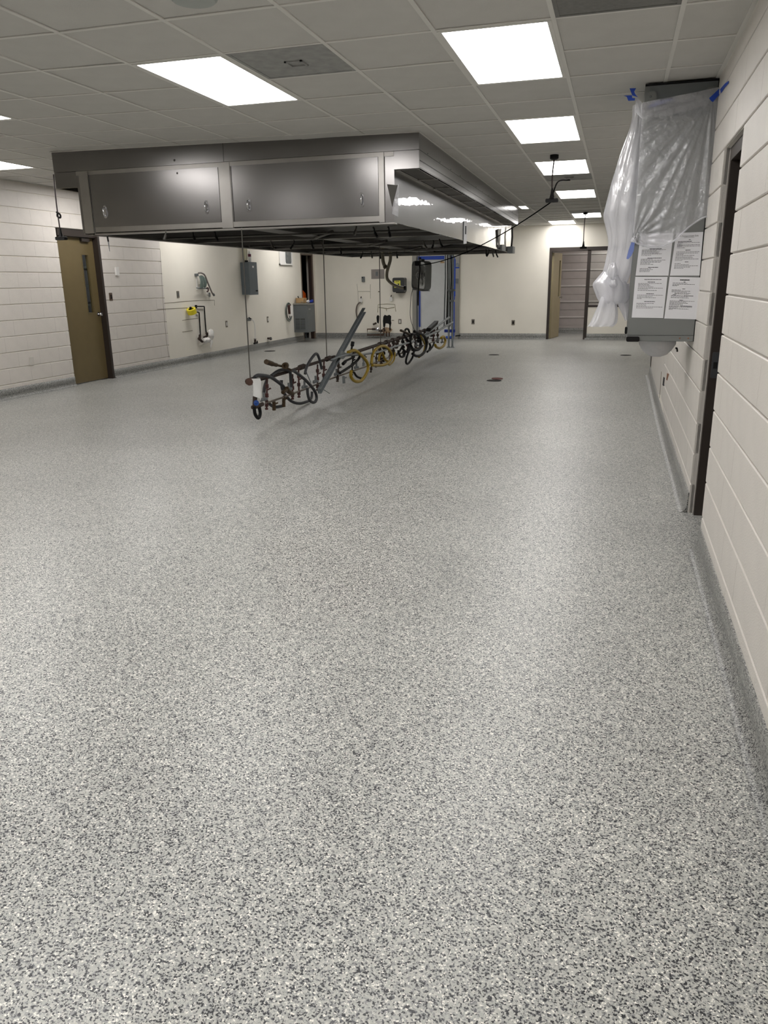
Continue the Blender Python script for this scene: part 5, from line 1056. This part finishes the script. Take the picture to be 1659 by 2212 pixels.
stl = thing('storage_rack', 'dark shelf frame holding the orange jacket in the unlit doorway', 'shelf', (x_, 19.78, 0))
for x, y in ((x_-.3, 19.66), (x_-.3, 19.9), (x_+.06, 19.66), (x_+.06, 19.9)): MB().box(x, x+.025, y, y+.025, 0, zt).obj('post', GREY_D, stl)
for z in (.12, .25, zt-.025): MB().box(x_-.3, x_+.085, 19.66, 19.925, z, z+.025).obj('shelf_board', GREY_D, stl)
# ================================================================== FAR WALL FITTINGS
def boxF(u0, v0, u1, v1): return None
th = thing('thermostat', 'small grey box high on the far wall above the left ghost outline', 'thermostat', (-6.325,19.740,1.437)); a_, b2 = [(-6.360,19.740,1.558), (-6.282,19.740,1.425)]
MB().rbox(a_[0], b2[0], YF-.04, YF, b2[2], a_[2], .008, 'y').obj('cover', GREY_D, th); MB().box(a_[0]+.01, a_[0]+.035, YF-.043, YF-.04, a_[2]-.04, a_[2]-.015).obj('dial', BLACK, th)
ap = thing('access_plate', 'square grey metal plate on the far wall left of the towel dispenser', 'plate', (-5.937,19.740,1.511)); a_, b2 = [(-6.106,19.740,1.730), (-5.757,19.740,1.497)]
MB().box(a_[0], b2[0], YF-.012, YF, b2[2], a_[2]).obj('plate', mat('grey steel plate', (136, 130, 126), .5, .4, var=.1), ap); cx_, cz_ = a_[0]+.15, (a_[2]+b2[2])/2; MB().box(cx_-.03, cx_+.03, YF-.016, YF-.012, cz_-.045, cz_+.055).obj('cover', GREY_D, ap)
td = thing('towel_dispenser', 'black paper towel dispenser with a yellow label on the far wall', 'dispenser', (-5.347,19.600,1.153)); a_, b2 = [(-5.480,19.500,1.515), (-5.169,19.500,1.163)]
MB().rbox(a_[0], b2[0], 19.5, YF, b2[2], a_[2], .04, 'y').obj('dispenser_body', mat('black glossy plastic', (46, 48, 50), .3), td); MB().box(a_[0]+.08, b2[0]-.03, 19.53, YF-.02, b2[2]-.02, b2[2]).obj('towel_mouth', BLACK, td)
lb = MB().box(a_[0]+.05, a_[0]+.21, 19.497, 19.5, b2[2]+.11, a_[2]-.07).obj('yellow_label', LABELY, td); MB().box(a_[0]+.14, a_[0]+.18, 19.495, 19.497, b2[2]+.17, b2[2]+.21).obj('label_mark', INK, td)
MB().box(a_[0]+.08, a_[0]+.18, 19.495, 19.497, a_[2]-.10, a_[2]-.085).obj('label_mark', OLIVE, td)
for u, v, lab, nm in ((0, 0, 'white soap dispenser on the far wall below the left ghost outline', 'a'), (1, 0, 'white soap dispenser on the far wall below the towel dispenser', 'b')):
    p = [(-6.387,19.700,0.977), (-5.574,19.700,1.005)][u]; t = thing('soap_dispenser', lab, 'dispenser', (p[0], YF, p[2]-.06), 'white soap dispensers')
    MB().rbox(p[0]-.035, p[0]+.035, YF-.07, YF, p[2]-.06, p[2]+.04, .015, 'y').obj('body', WHITE, t); MB().tube([(p[0], YF-.05, p[2]+.03), (p[0]+.005, YF-.05, p[2]+.075), (p[0]+.02, YF-.09, p[2]+.08)], .012, 6).obj('pump', BLACK, t)
t = thing('conduit_whip', 'flexible grey cable looping down from the left soap dispenser', 'cable', (-6.513,19.700,0.534)); MB().tube([(-6.394,19.680,0.920), (-6.446,19.680,0.897), (-6.498,19.680,0.827), (-6.521,19.680,0.699), (-6.505,19.680,0.558), (-6.488,19.680,0.488)], .018, 7, spline=4).obj('cable', mat('brown grey cable', (110, 98, 90), .5), t)
hs = thing('drain_hose', 'pair of buff hoses hanging from the far left edge of the hood', 'hose', (-4.500,15.700,1.854))
MB().tube([((-4.416,15.600,2.026)[0], 15.6, 2.22)]+[(-4.417,15.600,1.955), (-4.423,15.600,1.832), (-4.459,15.600,1.718), (-4.494,15.600,1.603), (-4.496,15.600,1.495), (-4.458,15.600,1.432), (-4.371,15.600,1.368), (-4.265,15.600,1.322), (-4.187,15.600,1.298), (-4.120,15.600,1.293)], .032, 9, spline=5).obj('hose', BUFFH, hs); MB().tube([(-4.139,15.600,1.293), (-4.101,15.600,1.293)], .045, 9).obj('hose_end', BLACK, hs)
MB().tube([((-4.580,15.600,2.030)[0], 15.6, 2.22)]+[(-4.581,15.600,1.959), (-4.578,15.600,1.853), (-4.560,15.600,1.764), (-4.522,15.600,1.692)], .036, 9, spline=4).obj('hose', BUFFH, hs); MB().tube([(-4.541,15.600,1.724), (-4.513,15.600,1.683)], .045, 9).obj('hose_end', mat('olive hose end', (92, 84, 66), .5), hs)
def plateF(pos, m, label, name='outlet', cat='outlet', slot=BLACK):
    x, y, z = pos; t = thing(name, label, cat, (x, YF, z)); MB().rbox(x-.04, x+.04, YF-.008, YF, z-.062, z+.062, .006, 'y').obj('plate', m, t); MB().rbox(x-.017, x+.017, YF-.013, YF-.008, z-.034, z+.034, .004, 'y').obj('socket', slot, t)
plateF((-5.356,19.740,0.430), STEELP, 'metal outlet with a white socket on the far wall right of the black holes', slot=WHITE); plateF((-3.446,19.740,0.422), STEELP, 'dark outlet on the far wall just right of the cooler door'); plateF((-2.441,19.740,0.399), STEELP, 'dark outlet on the far wall midway between cooler door and doorway')
cp = thing('copper_pipes', 'looped dark copper pipes at the foot of the far wall below the black holes', 'pipe', (-5.989,19.660,0.076))
MB().tube([(-6.037,19.660,0.241), (-6.220,19.660,0.241), (-6.224,19.660,0.093), (-5.775,19.660,0.095), (-5.773,19.660,0.183)], .016, 7).obj('pipe', COPPER, cp); MB().tube([(-5.698,19.660,0.183), (-5.700,19.660,0.054), (-5.625,19.660,0.054), (-5.623,19.660,0.172)], .013, 7).obj('pipe', COPPER, cp)
MB().tube([(-6.087,19.660,0.241), (-5.986,19.660,0.241)], .026, 8).obj('pipe_valve', RUST, cp); MB().lathe((-5.936,19.660,0.241), (0, -1, 0), [(0, .045), (.03, .05), (.034, .03), (.05, .0)], 14).obj('escutcheon', CHROME, cp)
for a_ in ([(-5.905,19.640,0.207), (-5.830,19.640,0.184)], [(-5.829,19.640,0.231), (-5.805,19.640,0.172)], [(-6.060,19.660,0.359), (-5.971,19.660,0.394)], [(-5.772,19.660,0.277), (-5.748,19.660,0.183)], [(-5.609,19.660,0.277), (-5.598,19.660,0.207)]): MB().tube(a_, .026, 7).obj('pipe_valve', RUST, cp)
# cooler door under plastic with its blue tape
cd = thing('cooler_door', 'grey walk in cooler door covered in cloudy plastic edged with blue tape', 'door', (-4.4, YF, 0))
GM = mat('grey cooler frame', (152, 150, 144), .4, .5)
f = MB(); f.box(-5.0, -4.88, YF-.09, YF, 0, 2.16); f.box(-3.97, -3.80, YF-.09, YF, 0, 2.16); f.box(-4.88, -3.97, YF-.09, YF, 2.05, 2.16); f.obj('cooler_frame', GM, cd)
MB().box(-4.86, -3.99, YF-.07, YF-.02, .02, 2.04).obj('cooler_panel', COOLER, cd); MB().tube([(-4.885, YF-.10, 0.05), (-4.885, YF-.10, 2.0)], .012, 6).obj('gasket_edge', GREY_D, cd)
def tpF(a_, b2, nm='blue_tape'):
    MB().box(a_[0], b2[0], YF-.098, YF-.088, b2[2], a_[2]).obj(nm, BLUE, cd)
tpF((-4.849,19.650,2.015), (-4.141,19.650,1.933)); tpF((-4.048,19.650,1.996), (-3.907,19.650,1.928)); tpF((-4.839,19.650,1.214), (-4.792,19.650,0.302)); tpF((-4.837,19.650,1.992), (-4.765,19.650,1.925))
tpF((-3.942,19.650,1.928), (-3.891,19.650,1.047)); tpF((-3.950,19.650,1.047), (-3.904,19.650,0.073)); tpF((-4.125,19.650,0.072), (-3.921,19.650,0.016)); tpF((-3.894,19.650,1.742), (-3.800,19.650,1.713))
MB().lathe((-3.846,19.640,1.790), (0, -1, 0), [(0, .045), (.015, .045), (.02, .035), (.02, 0)], 16).obj('dial_gauge', GALV, cd); MB().rbox(-3.885, -3.82, YF-.13, YF-.09, 1.36, 1.47, .01, 'y').obj('light_switch', GREY_D, cd); MB().box(-4.28, -4.18, YF-.08, YF-.07, 1.845, 1.885).obj('tan_label', CARD, cd)
p = (-3.833,19.500,0.095); MB().tube([(p[0]-.03, 19.6, .08), (p[0]+.1, 19.55, .1)], .015, 6).obj('door_sweep', BLACK, cd)
